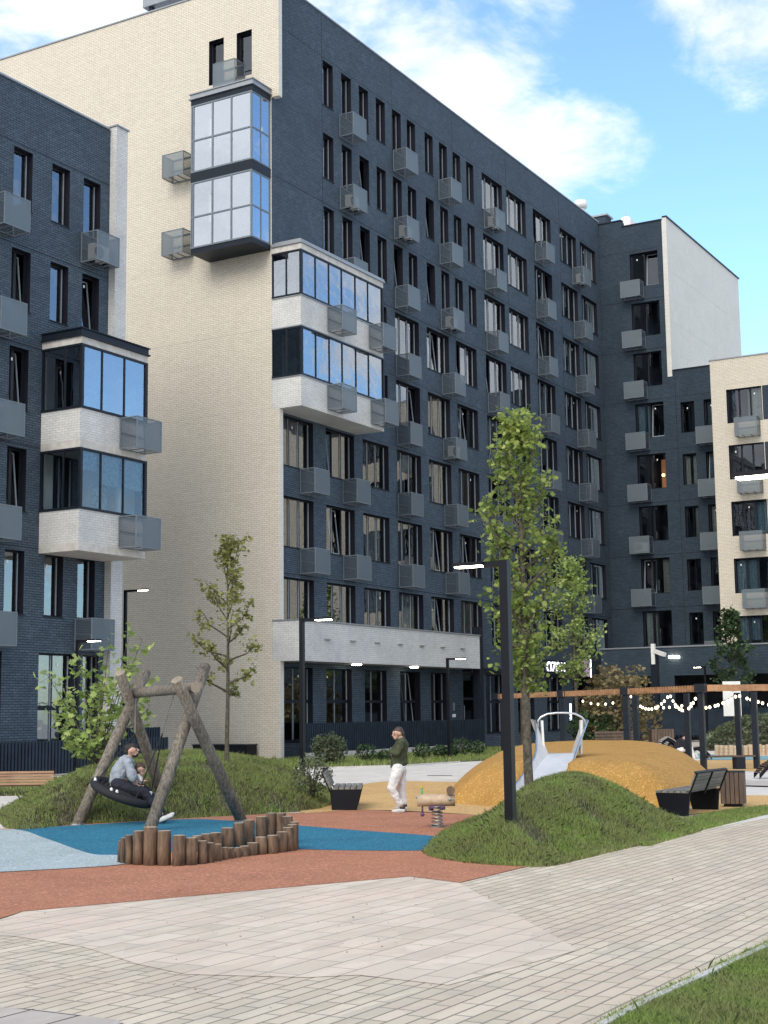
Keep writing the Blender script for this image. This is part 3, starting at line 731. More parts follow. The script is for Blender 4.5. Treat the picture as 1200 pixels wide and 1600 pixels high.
mb = MB(); mb.box(LX1, LX1+.62, YA-.30, YA+.4, 0, LZ+.12); mb.build('corner_pier', 'white_brick', left)
mb = MB(); mb.box(LX1-.05, LX1+.67, YA-.35, YA+.45, LZ+.123, LZ+.18); mb.build('coping', 'coping_metal', left); mb = MB(); mb.box(LX0, LX1-.06, YA-.05, YA+.4, LZ+.003, LZ+.07); mb.build('coping', 'coping_metal', left)
mb = MB(); mb.box(LX0, LX1+.5, YA+3, YA+14, 0, LZ-.4); mb.box(LX0, LX1+.4, YA+.42, YA+2.99, LZ-.5, LZ-.1); mb.box(LX1+.3, LX1+.5, YA+.41, YA+2.99, 0, LZ-.51); mb.build('rear_block', 'slate_brick', left)
mb = MB()
for z in [h+.03 for h in LH.values()]: mb.box(LX0, LX1-.01, YA-.004, YA+.02, z+.1, z+.122)
mb.build('expansion_joint', 'lining', left)
for r_ in (6, 5, 4, 3, 2): basket(left, 'y', YA, {6: 33.6, 5: 33.55, 4: 33.55, 3: 33.5, 2: 33.4}[r_], LH[r_]-2.1-.02)
basket(left, 'y', YA, 38.15, LH[6]-2.12, True); basket(left, 'y', YA, 38.15, LH[5]-2.12-.35); basket(left, 'y', YA, 38.15, LH[2]-2.12, dark=True)
LB0, LB1, LBF = 36.34, 39.76, 32.64
for z0, z1 in ((7.37, 8.72), (10.86, 12.14)): ring(LB0, LB1, LBF, YA, z0, z1, .2, 'white_brick', 'balcony_parapet', left)
for e_, za_, zb_ in ((.003, 7.33, 7.60), (.003, 10.8, 11.08), (.02, 14.36, 14.6)): mb = MB(); mb.box(LB0-e_, LB1+e_, LBF-e_, YA-.004, za_, zb_); mb.build('balcony_slab', 'concrete', left)
mb = MB(); mb.box(LB0-.1, LB1+.1, LBF-.1, YA-.004, 14.603, 14.66); mb.box(LB0-.05, LB1+.05, LBF-.05, YA-.004, 14.663, 14.86); mb.box(LB0-.1, LB1+.1, LBF-.1, YA-.004, 14.863, 14.9); mb.build('balcony_roof', 'dark_metal', left)
for z0, z1, op in ((8.725, 10.795, 1), (12.145, 14.355, None)):
    glazed_storey(left, LB0, LB1, LBF, YA, z0, z1, [LB0+.04, 37.38, 38.55, LB1-.04], [33.35], glass='glass_bay' if op is None else 'glass', open_pane=None)
for zc in (8.8, 12.2):
    mb = MB(); mb.box(37.0, 37.9, YA-.06, YA-.01, zc, zc+1.95, 'lining'); mb.box(38.3, 39.4, YA-.06, YA-.01, zc, zc+1.9, 'interior_light'); mb.box(36.5, 36.9, YA-.06, YA-.01, zc, zc+1.95, 'interior_light')
    mb.box(37.15, 37.2, YA-.09, YA-.061, zc, zc+1.9, 'frame_white'); mb.box(37.7, 37.75, YA-.09, YA-.061, zc, zc+1.9, 'frame_white'); mb.box(38.2, 38.6, 33.4, 33.8, zc, zc+1.0, 'curtain_b'); mb.box(39.0, 39.1, 33.2, 33.3, zc, zc+1.5, 'sticker')
    mb.build('balcony_interior', None, left)
basket(left, 'y', LBF, 38.32, 12.12, sx=1.12, dark=True); basket(left, 'y', LBF, 38.32, 8.68, sx=1.12, dark=True)

# ================================================================== right buildings
RX = 89.0
right = thing('apartment_building', 'slate blue block in the far corner with a blank pale side wall', 'building')
rr = random.Random(21)
rw_ = []
for k in range(9):
    rw_.append((30.36, 31.78-3.38*k-2.28, 1.92, 2.28, 'window', 2))
for k in range(6):
    rw_.append((28.32, 21.42-3.38*k-2.0, .9, 2.0, 'narrow_window', 1)); rw_.append((26.7, 21.42-3.38*k-2.0, 1.0, 2.0, 'narrow_window', 1))
facade(right, 'x', RX, 29.72, YA, 0, 33.75, [q[:4] for q in rw_], 'slate_brick_dark', regions=[(20, 29.72, 0, 23.55)])
warm = {3: 1, 4: 1}
for i, q in enumerate(rw_):
    o = put_window(right, 'x', RX, q[0]+q[2], q[1], q[2], q[3], q[4], q[5], rr, .45 if i not in (4, 5, 0) else 0, pale=False)
mb = MB(); mb.box(RX, RX+.6, 32.8, YA, 33.753, 34.2); mb.build('parapet_step', 'slate_brick_dark', right)
rooms(right, 'x', RX, 20, YA-.1, [.1]+[31.78+.6-3.38*k for k in range(8, 2, -1)], step=2.9)
rooms(right, 'x', RX, 30.05, YA-.1, [22.3, 25.6, 29.0, 33.1], step=2.1)
# two lit rooms: wall panels glow by themselves in place of lamplight
mb = MB(); z4 = 31.78-3.38*4; z5 = 31.78-3.38*5
mb.box(RX+1.9, RX+1.95, 30.4, 31.3, z4-2.2, z4-.1, 'wall_glow'); mb.box(RX+1.9, RX+1.95, 30.45, 30.8, z5-2.2, z5-.3, 'wall_glow'); mb.ball((RX+1.2, 30.95, z4-1.25), .11, mat='room_lamp'); mb.build('lit_room', None, right)
mb = MB(); mb.quad((RX, 29.7, 23.55), (105.3, 29.7, 23.55), (105.3, 29.7, 33.9), (RX, 29.7, 33.9)); mb.quad((RX+.0, 29.7, 23.2), (RX, 29.7, 33.9), (RX, 29.99, 33.9), (RX, 29.99, 23.2))
mb.v[4:8] = [(RX-.01, 29.99, 23.2), (RX-.01, 29.68, 23.2), (RX-.01, 29.68, 33.9), (RX-.01, 29.99, 33.9)]
mb.box(105.1, 105.3, 29.71, 44, 0, 33.9)
mb.build('pale_side_wall', 'pale_brick', right)
mb = MB(); mb.box(RX-.06, 105.4, 29.62, 29.95, 33.905, 33.99); mb.box(RX-.06, RX+.3, 29.96, 32.79, 33.755, 33.83); mb.box(RX-.06, RX+.35, 32.76, YA, 34.203, 34.28); mb.box(RX-.05, RX+.3, 20, 29.66, 23.553, 23.63); mb.build('coping', 'dark_metal', right)
mb = MB(); mb.box(RX+.35, 105.1, 29.98, 44, 33.2, 33.6); mb.box(RX+.32, 105, 8, 29.69, 23.0, 23.4); mb.build('roof', 'concrete', right)
mb = MB()
for k in range(0, 9): z = 31.78-3.38*k+.18; mb.box(RX-.004, RX+.02, 30.02 if z > 23.4 else 25, YA-.02, z, z+.03)
mb.box(RX-.005, RX+.02, 29.50, 29.53, 5.6, 23.5); mb.build('expansion_joint', 'lining', right)
mb = MB()
for x in (93, 99): mb.box(x, x+.02, 29.696, 29.71, 23.6, 33.8)
for z in (27.0, 30.4): mb.box(RX+.3, 105.2, 29.695, 29.71, z, z+.02)
mb.build('side_joint', 'cream_brick', right)
for k in range(7): basket(right, 'x', RX, 32.72, 31.78-3.38*k-2.0, k == 5, sx=1.12)
for k in range(5): basket(right, 'x', RX, 28.05, 21.42-3.38*k-1.85, sx=1.3)
t = thing('roof_plant_room', 'white rounded plant housing on the roof of the corner stair block', 'roof housing', (93, 33, 33.6))
mb = MB(); p = P(975, 343, x=93); q0 = P(962, 350, x=93).y; q1 = P(988, 350, x=93).y
mb.box(-.4, 1.2, q1-33, q0-33, 0, p.z-33.6-.1); mb.tube([(.4, (q0+q1)/2-33, p.z-33.6-.1), (.4, (q0+q1)/2-33, p.z-33.6+.25)], [.55, .3], 12); mb.build('housing', 'ac_white', t)
mb = MB(); mb.tube([(.4, (q0+q1)/2-33, p.z-33.6), (.4, (q0+q1)/2-33, p.z-33.6+.7)], .03, 6); mb.build('antenna', 'steel_dull', t)
t = thing('chimney_stack', 'small dark brick chimney behind the corner of the slate roofs', 'chimney', (92.2, 36.5, 33.6))
p = P(939, 342, x=92.2); mb = MB(); mb.box(-.5, .5, p.y-36.5-.55, p.y-36.5+.55, 0, p.z-33.6); mb.build('shaft', 'slate_brick_dark', t)
mb = MB(); mb.box(-.6, .6, p.y-36.5-.68, p.y-36.5+.68, p.z-33.6+.003, p.z-33.6+.12); mb.build('cap', 'coping_metal', t)

WX = 84.0
wb = thing('apartment_building', 'cream brick block with wide dark windows, cut by the right edge', 'building')
ww = [(22.62, 20.75-3.38*k-2.05, 2.12, 2.05, 'window', 3) for k in range(5)]+[(18.2, 20.75-3.38*k-2.05, 2.4, 2.05, 'window', 3) for k in range(5)]
facade(wb, 'x', WX, 2, 25.66, 5.5, 22.62, [q[:4] for q in ww], 'cream_brick')
for q in ww: put_window(wb, 'x', WX, q[0]+q[2], *q[1:], rr, .55, False)
rooms(wb, 'x', WX, 2.1, 25.5, [5.7]+[20.75+.6-3.38*k for k in range(4, -1, -1)], step=4)
mb = MB(); mb.quad((WX, 25.66, 5.5), (WX, 25.66, 22.62), (WX+4.9, 25.66, 22.62), (WX+4.9, 25.66, 5.5)); mb.quad((WX, 2, 5.5), (WX+20, 2, 5.5), (WX+20, 2, 22.62), (WX, 2, 22.62)); mb.build('side_wall', 'cream_brick', wb)
mb = MB(); mb.box(WX+.3, WX+20, 2.1, 25.6, 22.0, 22.3); mb.build('roof', 'concrete', wb)
mb = MB(); mb.box(WX-.05, WX+.35, 1.95, 25.71, 22.623, 22.7); mb.box(WX+.36, WX+5, 25.3, 25.71, 22.623, 22.7); mb.build('coping', 'coping_metal', wb)
mb = MB()
for k in range(5): z = 20.75-3.38*k-2.05; mb.box(WX-.006, WX+.02, 20.75, 22.58, z, z+2.05)
mb.build('dark_brick_panel', 'slate_brick_dark', wb)
mb = MB(); mb.box(WX-.004, WX+.02, 24.83, 24.85, 5.6, 22.5)
for k in range(5): z = 20.75-3.38*k+.3; mb.box(WX-.005, WX+.02, 2.1, 25.5, z, z+.015)
mb.build('expansion_joint', 'concrete', wb)
for k in range(5): basket(wb, 'x', WX, 24.12-.12*k*0, 20.75-3.38*k-2.05+.15, sx=1.12)

# podium gallery in front of the right blocks
pod = thing('passage_gallery', 'dark slate ground floor gallery with deep openings below the right blocks', 'gallery')
PX = 83.0
op = [(29.76, 0, 2.33, 3.85), (25.4, 0, 2.9, 3.85), (18.5, 0, 5.4, 3.85), (10.5, 0, 5.4, 3.85)]
facade(pod, 'x', PX, 4, 32.85, 0, 5.5, op, 'slate_brick_dark')
mb = MB()
for a, z, w_, h_ in op:
    mb.quad((PX, a, z), (PX+1.2, a, z), (PX+1.2, a, z+h_), (PX, a, z+h_)); mb.quad((PX, a+w_, z), (PX, a+w_, z+h_), (PX+1.2, a+w_, z+h_), (PX+1.2, a+w_, z)); mb.quad((PX, a, h_), (PX, a+w_, h_), (PX+1.2, a+w_, h_), (PX+1.2, a, h_))
mb.build('opening_reveal', 'lining', pod)
mb = MB(); mb.box(PX+.02, RX-.02, 4, 32.85, 5.2, 5.49); mb.build('roof', 'concrete', pod)
mb = MB(); mb.box(PX-.05, PX+.4, 4, 32.9, 5.503, 5.58); mb.build('coping', 'coping_metal', pod)
mb = MB(); mb.quad((PX, 32.85, 0), (PX, 32.85, 5.5), (RX-.02, 32.85, 5.5), (RX-.02, 32.85, 0)); mb.box(PX+5.2, PX+5.4, 4, 32.8, 0, 5.15); mb.build('inner_wall', 'interior', pod)
mb = MB(); y0 = P(1038, 1030, x=PX).y
for yy in (P(1029, 1030, x=PX-.1).y, P(1021.5, 1030, x=PX-.1).y): mb.box(PX-.12, PX-.01, yy-.0, yy-.5, 4.75, 4.95)
zz = P(1050, 1026, x=PX); mb.v.clear(); mb.f.clear(); mb.mi.clear()
for pxx in (1045, 1054): q = P(pxx, 1026.5, x=PX-.1); mb.box(PX-.12, PX-.01, q.y, q.y-.27, q.z-.06, q.z+.06)
mb.build('wall_lamp', 'lamp_glow', pod)

# ================================================================== ground surfaces
struct((lambda g: (g.quad((-200, -200, -.004), (500, -200, -.004), (500, 500, -.004), (-200, 500, -.004)), g.build('ground', 'path_pale'))[1])(MB()))
sheet('brick_paving', [(2, -6), (40, -6), (60, 6.4), (25.6, 7.0), (22.6, 7.28), (16.5, 7.6), (14.0, 9.0), (10.6, 11.5), (6, 16), (2, 16)], 0, 'paver_small')
big_zone = px_poly([(-60, 1462), (35, 1425), (340, 1396), (640, 1370), (718, 1380), (905, 1485), (700, 1540), (560, 1524), (480, 1528), (290, 1523), (215, 1507), (130, 1480), (20, 1463)])
sheet('light_paving', big_zone, .004, 'paver_large')
sheet('dark_paving', px_poly([(-60, 1572), (60, 1578), (180, 1594), (250, 1625), (-60, 1640)]), .004, 'slab_dark')
terr = px_poly([(-80, 1462), (35, 1425), (640, 1370), (718, 1380), (822, 1355), (900, 1330), (950, 1300), (900, 1280), (729, 1273), (567, 1265.6), (480, 1269.5), (330, 1277), (120, 1289), (-80, 1300)])
sheet('terracotta_play_surface', terr, .008, 'rubber_terracotta')
blue = smooth_poly(px_poly([(20, 1297), (120, 1290.5), (287, 1281), (363, 1283.5), (480, 1292), (567, 1299), (686, 1308), (740, 1318), (690, 1329), (560, 1330), (465, 1328), (380, 1327), (300, 1330), (183, 1338), (150, 1337), (120, 1329), (70, 1311)]), 5)
sheet('blue_play_surface', blue, .012, 'rubber_blue')
pale = smooth_poly(px_poly([(-90, 1299), (20, 1297), (70, 1311), (120, 1329), (150, 1337), (184, 1338), (220, 1345), (184, 1353), (100, 1359), (-90, 1369)]), 5, (0, 8, 9))
sheet('pale_blue_play_surface', pale, .016, 'rubber_pale_blue')
och = smooth_poly(px_poly([(470, 1270), (567, 1266), (729, 1273), (900, 1290), (1050, 1276), (1150, 1266), (1260, 1256), (1260, 1244), (1120, 1243), (1060, 1225), (900, 1224), (697, 1222), (610, 1221), (558, 1228), (505, 1246)]), 5, (6, 7))
sheet('ochre_play_surface', och, .012, 'rubber_ochre')
sheet('far_ochre_play_surface', px_poly([(1080, 1204), (1280, 1206), (1280, 1187), (1080, 1188)]), .004, 'rubber_ochre')
sheet('teal_play_surface', px_poly([(1080, 1187.5), (1280, 1187), (1280, 1181), (1150, 1181), (1080, 1177)]), .006, 'rubber_teal')
sheet('timber_deck', px_poly([(1128, 1228), (1280, 1232), (1280, 1224), (1140, 1220)]), .03, 'deck_wood')
lawn_far = px_poly([(380, 1202), (480, 1200.6), (636, 1196), (718, 1190.5), (1000, 1176), (1000, 1165), (760, 1169), (440, 1187), (380, 1190)])
lawn_right = px_poly([(1010, 1322), (1100, 1295), (1200, 1271), (1290, 1258), (1290, 1252), (1200, 1261), (1150, 1266), (1090, 1277), (1040, 1288)])
lawn_near = px_poly([(948, 1607), (1010, 1572), (1090, 1535), (1200, 1483), (1330, 1425), (1330, 1760), (900, 1760)])
lawn_left = px_poly([(-120, 1246), (80, 1242), (110, 1215), (-120, 1218)])
for nm, pl in (('lawn', lawn_far), ('lawn', lawn_right), ('lawn', lawn_near), ('lawn', lawn_left)): sheet(nm, pl, .006, 'soil')
# kerbs (real steps) along the near lawn and the path
def kerb(pts, w, h, mat='concrete', z0=-.0):
    mb = MB()
    for a, b_ in zip(pts, pts[1:]): mb.beam((*a, h/2-.01), (*b_, h/2-.01), w, h)
    struct(mb.build('kerb', mat))
kerb(px_poly([(940, 1610), (1010, 1572), (1090, 1535), (1200, 1483), (1330, 1425)]), .06, .05)
kerb(px_poly([(380, 1203), (480, 1201.4), (636, 1196.8), (718, 1191.2)]), .08, .06)
mb = MB()
a_, b_ = G(668, 1212), G(706, 1212); mb.beam((*a_, .004), (*b_, .004), .12, .008); tag(mb.build('drain_grate', 'dark_metal'), 'thin dark drain slot in the pale path behind the spring rider', 'drain')

# ------------------------------------------------------------------ mounds
def mound(name, poly, hmax, w, mat, res=.14, power=2.2, wob=.05, seed=1, base=-.03, carve=None):
    poly = np.array(poly); x0, y0 = poly.min(0)-.1; x1, y1 = poly.max(0)+.1
    xs = np.arange(x0, x1, res); ys = np.arange(y0, y1, res); X, Y = np.meshgrid(xs, ys)
    def h(px, py):
        px = np.asarray(px, float); py = np.asarray(py, float)
        i = inside(px.ravel(), py.ravel(), poly).reshape(px.shape); d = edgedist(px.ravel(), py.ravel(), poly).reshape(px.shape)
        t = np.clip(d/w, 0, 1); z = hmax*((1-(1-t)**power) if power > 0 else t*t*(3-2*t))
        if carve is not None: z = np.minimum(z, carve(px, py))
        z = z+wob*np.minimum(1, d*2)*(np.sin(px*1.9+seed)*np.cos(py*2.3+seed*2)+.5*np.sin(px*4.7+py*3.1+seed))
        return np.where(i, z, base-np.minimum(d*.5, .2))
    Z = h(X, Y); nx, ny = len(xs), len(ys)
    v = np.stack([X, Y, Z], -1).reshape(-1, 3); idx = np.arange(nx*ny).reshape(ny, nx)
    q = np.stack([idx[:-1, :-1], idx[:-1, 1:], idx[1:, 1:], idx[1:, :-1]], -1).reshape(-1, 4)
    q = q[(Z.ravel()[q] > base-.12).any(1)]
    me = bpy.data.meshes.new(name); me.from_pydata(v.tolist(), [], q.tolist()); me.materials.append(MATS[mat])
    me.polygons.foreach_set('use_smooth', [True]*len(me.polygons)); o = link(name, me); return o, h
lm_poly = smooth_poly(px_poly([(2, 1272), (22, 1296), (120, 1289), (250, 1281), (330, 1276), (440, 1270), (500, 1263), (517, 1250), (512, 1236)]) + [tuple(D(430, 1150, 40).xy), tuple(D(250, 1150, 41).xy), tuple(D(120, 1150, 39).xy), tuple(D(70, 1150, 35).xy), tuple(D(22, 1150, 31).xy)], 5)
lm, lm_h = mound('grassy_hill', lm_poly, .92, 2.9, 'soil', .16, 2.0, .04, 2); struct(lm)
rm_poly = smooth_poly(px_poly([(672, 1336), (720, 1347), (790, 1353), (850, 1354), (910, 1341), (1000, 1320), (1085, 1300), (1080, 1288), (1035, 1275), (960, 1266), (860, 1262), (800, 1268), (745, 1280), (705, 1297), (680, 1318)]), 5)
rm, rm_h = mound('grassy_hill', rm_poly, .76, 1.7, 'soil', .10, -1, .035, 5); struct(rm)
om_poly = smooth_poly(px_poly([(692, 1252), (730, 1258), (800, 1263), (900, 1266), (1010, 1265), (1085, 1260), (1125, 1240), (1110, 1212), (1060, 1200), (950, 1197), (850, 1199), (760, 1208), (715, 1228)]), 6)
S_T0, S_T1 = D(857, 1178, 31.3), D(900, 1178, 31.3); S_T0.z = S_T1.z = .95
S_B0, S_B1 = D(799, 1244, 28.5), D(872, 1244, 28.5); S_B0.z = S_B1.z = .14
def carve_slide(px, py):
    m0 = (S_T0+S_T1)/2; m1 = (S_B0+S_B1)/2; d = np.array([m1.x-m0.x, m1.y-m0.y]); L = np.hypot(*d); d /= L
    u = (px-m0.x)*d[0]+(py-m0.y)*d[1]; v = np.abs(-(px-m0.x)*d[1]+(py-m0.y)*d[0])
    lim = .95-(u/L)*.81-.10; return np.where((u > -.05) & (v < .50), np.maximum(lim, -.02), 9.)
om, om_h = mound('play_mound', om_poly, .90, 1.7, 'rubber_mound', .09, 2.3, .008, 3, carve=carve_slide)
tag(om, 'long rounded ochre rubber play mound carrying the steel slide', 'play mound')
def bed_mound(px0, px1, pyb, depth_to, hh, w):
    return [G(px0, pyb), G((px0+px1)/2, pyb+.5), G(px1, pyb), tuple(D(px1, 1150, depth_to).xy), tuple(D(px0, 1150, depth_to).xy)]
fm_poly = bed_mound(1098, 1290, 1173, 80, 1, 2)
fm, fm_h = mound('planted_hill', fm_poly, 1.15, 3.0, 'soil', .4, 1.8, .05, 4); struct(fm)
rh = np.random.default_rng(3)
k = 0
for (px, py, mt) in [(712, 1196, 'shoe_dark'), (706, 1208, 'spring_steel'), (733, 1187, 'shoe_dark'), (719, 1192, 'yellow_plastic'), (702, 1215, 'yellow_plastic'), (716, 1213, 'shoe_dark'), (722, 1201, 'yellow_plastic')]:
    dpt = 29+k*0; best = None
    for dd in np.arange(28, 40, .05):
        p = D(px, py, dd)
        if float(om_h(p.x, p.y)) > p.z and p.z > .05: best = p; break
    if best is None: continue
    mb = MB(); mb.ball((0, 0, 0), .07, (1, 1, .6), 8, 5); o = mb.build('climbing_hold', mt, om, True); o.location = best

# ------------------------------------------------------------------ grass
def blades(name, poly, n, hgt, wid, hf, mat='grass', seed=0, z0=0., lean=.5, patch=0, edge=0.06):
    rg = np.random.default_rng(seed); poly_ = np.array(poly); lo_, hi = poly_.min(0)-edge, poly_.max(0)+edge
    P_ = rg.uniform(lo_, hi, (n*3, 2)); keep = inside(P_[:, 0], P_[:, 1], poly_)
    if edge: keep |= edgedist(P_[:, 0], P_[:, 1], poly_) < edge
    P_ = P_[keep]
    if patch:
        f = np.sin(P_[:, 0]*2.7+seed)*np.sin(P_[:, 1]*3.3)+.6*np.sin(P_[:, 0]*6.1-P_[:, 1]*4.4+1)
        P_ = P_[rg.uniform(0, 1, len(P_)) < np.clip(.75+patch*f, .15, 1)]
    P_ = P_[:n]; m_ = len(P_)
    z = hf(P_[:, 0], P_[:, 1]) if hf else np.full(m_, z0)
    z = np.maximum(z, z0)
    a = rg.uniform(0, 2*np.pi, m_); hh = hgt*rg.uniform(.45, 1.25, m_); ww = wid*rg.uniform(.7, 1.3, m_)
    la = rg.uniform(0, 2*np.pi, m_); ll = hh*rg.uniform(.1, lean, m_)*1.2
    dx, dy = np.cos(a)*ww/2, np.sin(a)*ww/2
    b0 = np.stack([P_[:, 0]-dx, P_[:, 1]-dy, z-.01], 1); b1 = np.stack([P_[:, 0]+dx, P_[:, 1]+dy, z-.01], 1)
    m0 = np.stack([P_[:, 0]-dx*.7+np.cos(la)*ll*.35, P_[:, 1]-dy*.7+np.sin(la)*ll*.35, z+hh*.55], 1)
    m1 = np.stack([P_[:, 0]+dx*.7+np.cos(la)*ll*.35, P_[:, 1]+dy*.7+np.sin(la)*ll*.35, z+hh*.55], 1)
    t = np.stack([P_[:, 0]+np.cos(la)*ll, P_[:, 1]+np.sin(la)*ll, z+hh*(1-.25*rg.uniform(0, 1, m_))], 1)
    V = np.stack([b0, b1, m1, t, m0], 1).reshape(-1, 3)
    me = bpy.data.meshes.new(name); me.vertices.add(len(V)); me.vertices.foreach_set('co', V.astype(np.float32).ravel())
    me.loops.add(m_*5); me.loops.foreach_set('vertex_index', np.arange(m_*5, dtype=np.int32))
    me.polygons.add(m_); me.polygons.foreach_set('loop_start', np.arange(m_, dtype=np.int32)*5)
    me.update(calc_edges=True); me.materials.append(MATS[mat]); o = link(name, me); o['kind'] = 'stuff'; return o
blades('grass', rm_poly, 110000, .075, .0062, rm_h, 'grass', 1, patch=.45)
blades('dry_grass', rm_poly, 60000, .06, .007, rm_h, 'grass_dry', 2, lean=1.4, patch=.6)
blades('grass', lm_poly, 110000, .085, .009, lm_h, 'grass', 3, patch=.5)
blades('dry_grass', lm_poly, 80000, .07, .011, lm_h, 'grass_dry', 4, lean=1.4, patch=.6)
blades('long_grass', rm_poly, 1800, .13, .006, rm_h, 'grass', 31, lean=.9, patch=.5, edge=.10)
blades('long_grass', lm_poly, 2500, .15, .009, lm_h, 'grass', 32, lean=.9, patch=.5, edge=.10)
blades('long_grass', lawn_near, 1500, .09, .004, None, 'grass', 33, z0=.006, lean=.9, patch=.5, edge=.12)
blades('grass', lawn_right, 22000, .055, .010, None, 'grass', 5, z0=.006)
blades('grass', lawn_near, 120000, .048, .0042, None, 'grass', 6, z0=.006, lean=.8, patch=.4)
blades('dry_grass', lawn_near, 22000, .03, .007, None, 'grass_dry', 9, z0=.006, lean=1.4)
blades('grass', lawn_far, 16000, .16, .03, None, 'grass', 7, z0=.006)
blades('grass', lawn_left, 8000, .07, .02, None, 'grass', 8, z0=.006)

# ------------------------------------------------------------------ foliage
LEAF5 = np.array([(0, 0), (.28, .10), (.22, .30), (.50, .38), (.30, .55), (.34, .80), (.12, .74), (0, 1.05), (-.12, .74), (-.34, .80), (-.30, .55), (-.50, .38), (-.22, .30), (-.28, .10)])
LEAF4 = np.array([(0, 0), (.30, .42), (0, 1.0), (-.30, .42)])
def leaves(name, centres, size, mat, parent, seed=0, shape=LEAF5, droop=.5, up=.6):
    rg = np.random.default_rng(seed); n = len(centres); C_ = np.array(centres)
    nrm = rg.normal(0, 1, (n, 3)); nrm[:, 2] = np.abs(nrm[:, 2])+up; nrm /= np.linalg.norm(nrm, axis=1)[:, None]
    t = rg.normal(0, 1, (n, 3)); t[:, 2] -= droop; t -= nrm*(t*nrm).sum(1)[:, None]; t /= np.linalg.norm(t, axis=1)[:, None]
    s = np.cross(nrm, t); sz = size*rg.uniform(.6, 1.25, n)
    k = len(shape); V = np.zeros((n, k, 3))
    for j, (u, v) in enumerate(shape):
        V[:, j] = C_ + s*(u*sz)[:, None] + t*((v-.4)*sz)[:, None] - nrm*(sz*(.35*abs(u)+.12*v*v))[:, None]
    me = bpy.data.meshes.new(name); me.vertices.add(n*k); me.vertices.foreach_set('co', V.astype(np.float32).ravel())
    me.loops.add(n*k); me.loops.foreach_set('vertex_index', np.arange(n*k, dtype=np.int32))
    me.polygons.add(n); me.polygons.foreach_set('loop_start', np.arange(n, dtype=np.int32)*k)
    me.update(calc_edges=True); me.materials.append(MATS[mat]); return link(name, me, parent)
TREES = []
def tree(name, label, cat, base, height, profile, z_first, nlimb, tuft, ntuft, leaf, leafmat_, trunk_r, seed, lean=(0, 0), group=None, spread=.16, shape=LEAF5, rise=.55, core=.35):
    """profile(f): crown radius at height fraction f (0 foot of the crown, 1 top)"""
    rg = np.random.default_rng(seed); t = thing(name, label, cat, base, 0, group)
    path = []; nseg = 14
    for i in range(nseg+1):
        f = i/nseg; path.append(Vector((lean[0]*f+.03*height/6*math.sin(f*7+seed), lean[1]*f+.03*height/6*math.cos(f*5+seed), f*height)))
    def at(z):
        f = min(max(z/height, 0), 1)*nseg; i = min(int(f), nseg-1); return path[i].lerp(path[i+1], f-i)
    mb = MB(); mb.tube([path[0]-Vector((0, 0, .15))]+path, [trunk_r*1.25]+[trunk_r*(1-.86*(i/nseg)**1.1) for i in range(nseg+1)], 9, jitter=.05)
    lb = MB(); cent = []
    ch = height-z_first
    for i in range(nlimb):
        f = (i+rg.uniform(0, .8))/nlimb; zr = z_first + f*ch*.93
        start = at(zr - .0); ang = i*2.399+rg.uniform(-.4, .4)
        fe = min(1, f+rise*rg.uniform(.12, .35)); rr_ = profile(min(1, (zr+rise*.4*ch*(1-f)*.6-z_first)/ch))*rg.uniform(.75, 1.1)
        end = at(min(height, z_first+fe*ch)) + Vector((math.cos(ang)*rr_, math.sin(ang)*rr_, 0)); end.z = max(end.z, start.z+rr_*rise*.6)
        mid = start.lerp(end, .5)+Vector((math.cos(ang)*rr_*.12, math.sin(ang)*rr_*.12, -.05*ch*.3))
        r0 = trunk_r*(.45-.3*f)+.004
        pts = [start, start.lerp(mid, .6), mid, mid.lerp(end, .55)+Vector(rg.normal(0, .02*rr_, 3)), end]
        lb.tube(pts, [r0, r0*.8, r0*.6, r0*.4, r0*.15], 5, cap=False)
        for j in range(ntuft):
            g = rg.uniform(core, 1.02); q = start.lerp(mid, g*2) if g < .5 else mid.lerp(end, g*2-1)
            off = Vector(rg.normal(0, spread*.55, 3)); c = q+off
            if off.length > spread*.5: lb.tube([q, c], [r0*.25+.002, .002], 3, cap=False)
            for _ in range(tuft): cent.append(tuple(c+Vector(rg.normal(0, spread*.42, 3))*1.0))
    for j in range(int(ntuft*2)):          # leaves near the leader
        c = at(height*rg.uniform(.93, 1.0))+Vector(rg.normal(0, spread*.5, 3))
        for _ in range(tuft): cent.append(tuple(c+Vector(rg.normal(0, spread*.35, 3))))
    tr_ = mb.build('trunk', 'trunk_bark', t, True); lb.build('limbs', 'trunk_bark', tr_, True)
    leaves('crown', cent, leaf, leafmat_, t, seed, shape); return t
def prof(*pts):
    xs = [p[0] for p in pts]; ys = [p[1] for p in pts]; return lambda f: float(np.interp(f, xs, ys))

b0 = P(829, 1232, z=.66); b0.z = .55
tree('maple_tree', 'largest young maple with bright leaves, growing from the grassy hill beside the black lamp', 'tree', b0, 6.05,
     prof((0, .20), (.15, .30), (.32, .50), (.52, .66), (.65, .54), (.82, .30), (1, .06)), 1.50, 38, 8, 12, .092, 'leaf_maple', .078, 5, lean=(.10, .13), spread=.16, core=.25)
b0 = D(356, 1192, 31); b0.z = .75
tree('maple_tree', 'slender young maple in front of the cream gable wall', 'tree', b0, 4.85,
     prof((0, .25), (.15, .75), (.35, .82), (.6, .45), (.8, .28), (1, .08)), 1.45, 22, 6, 9, .10, 'leaf_olive', .052, 12, lean=(.03, .05), spread=.13, core=.45)
b0 = Vector((*G(902, 1172), 0))
tree('maple_tree', 'middle sized maple with a dense light crown behind the steel slide', 'tree', b0, 9.0,
     prof((0, .5), (.2, 1.05), (.45, 1.2), (.7, .75), (.88, .4), (1, .12)), 3.0, 28, 9, 10, .17, 'leaf_bright', .11, 21, spread=.30)
b0 = Vector((*G(816, 1169), 0))
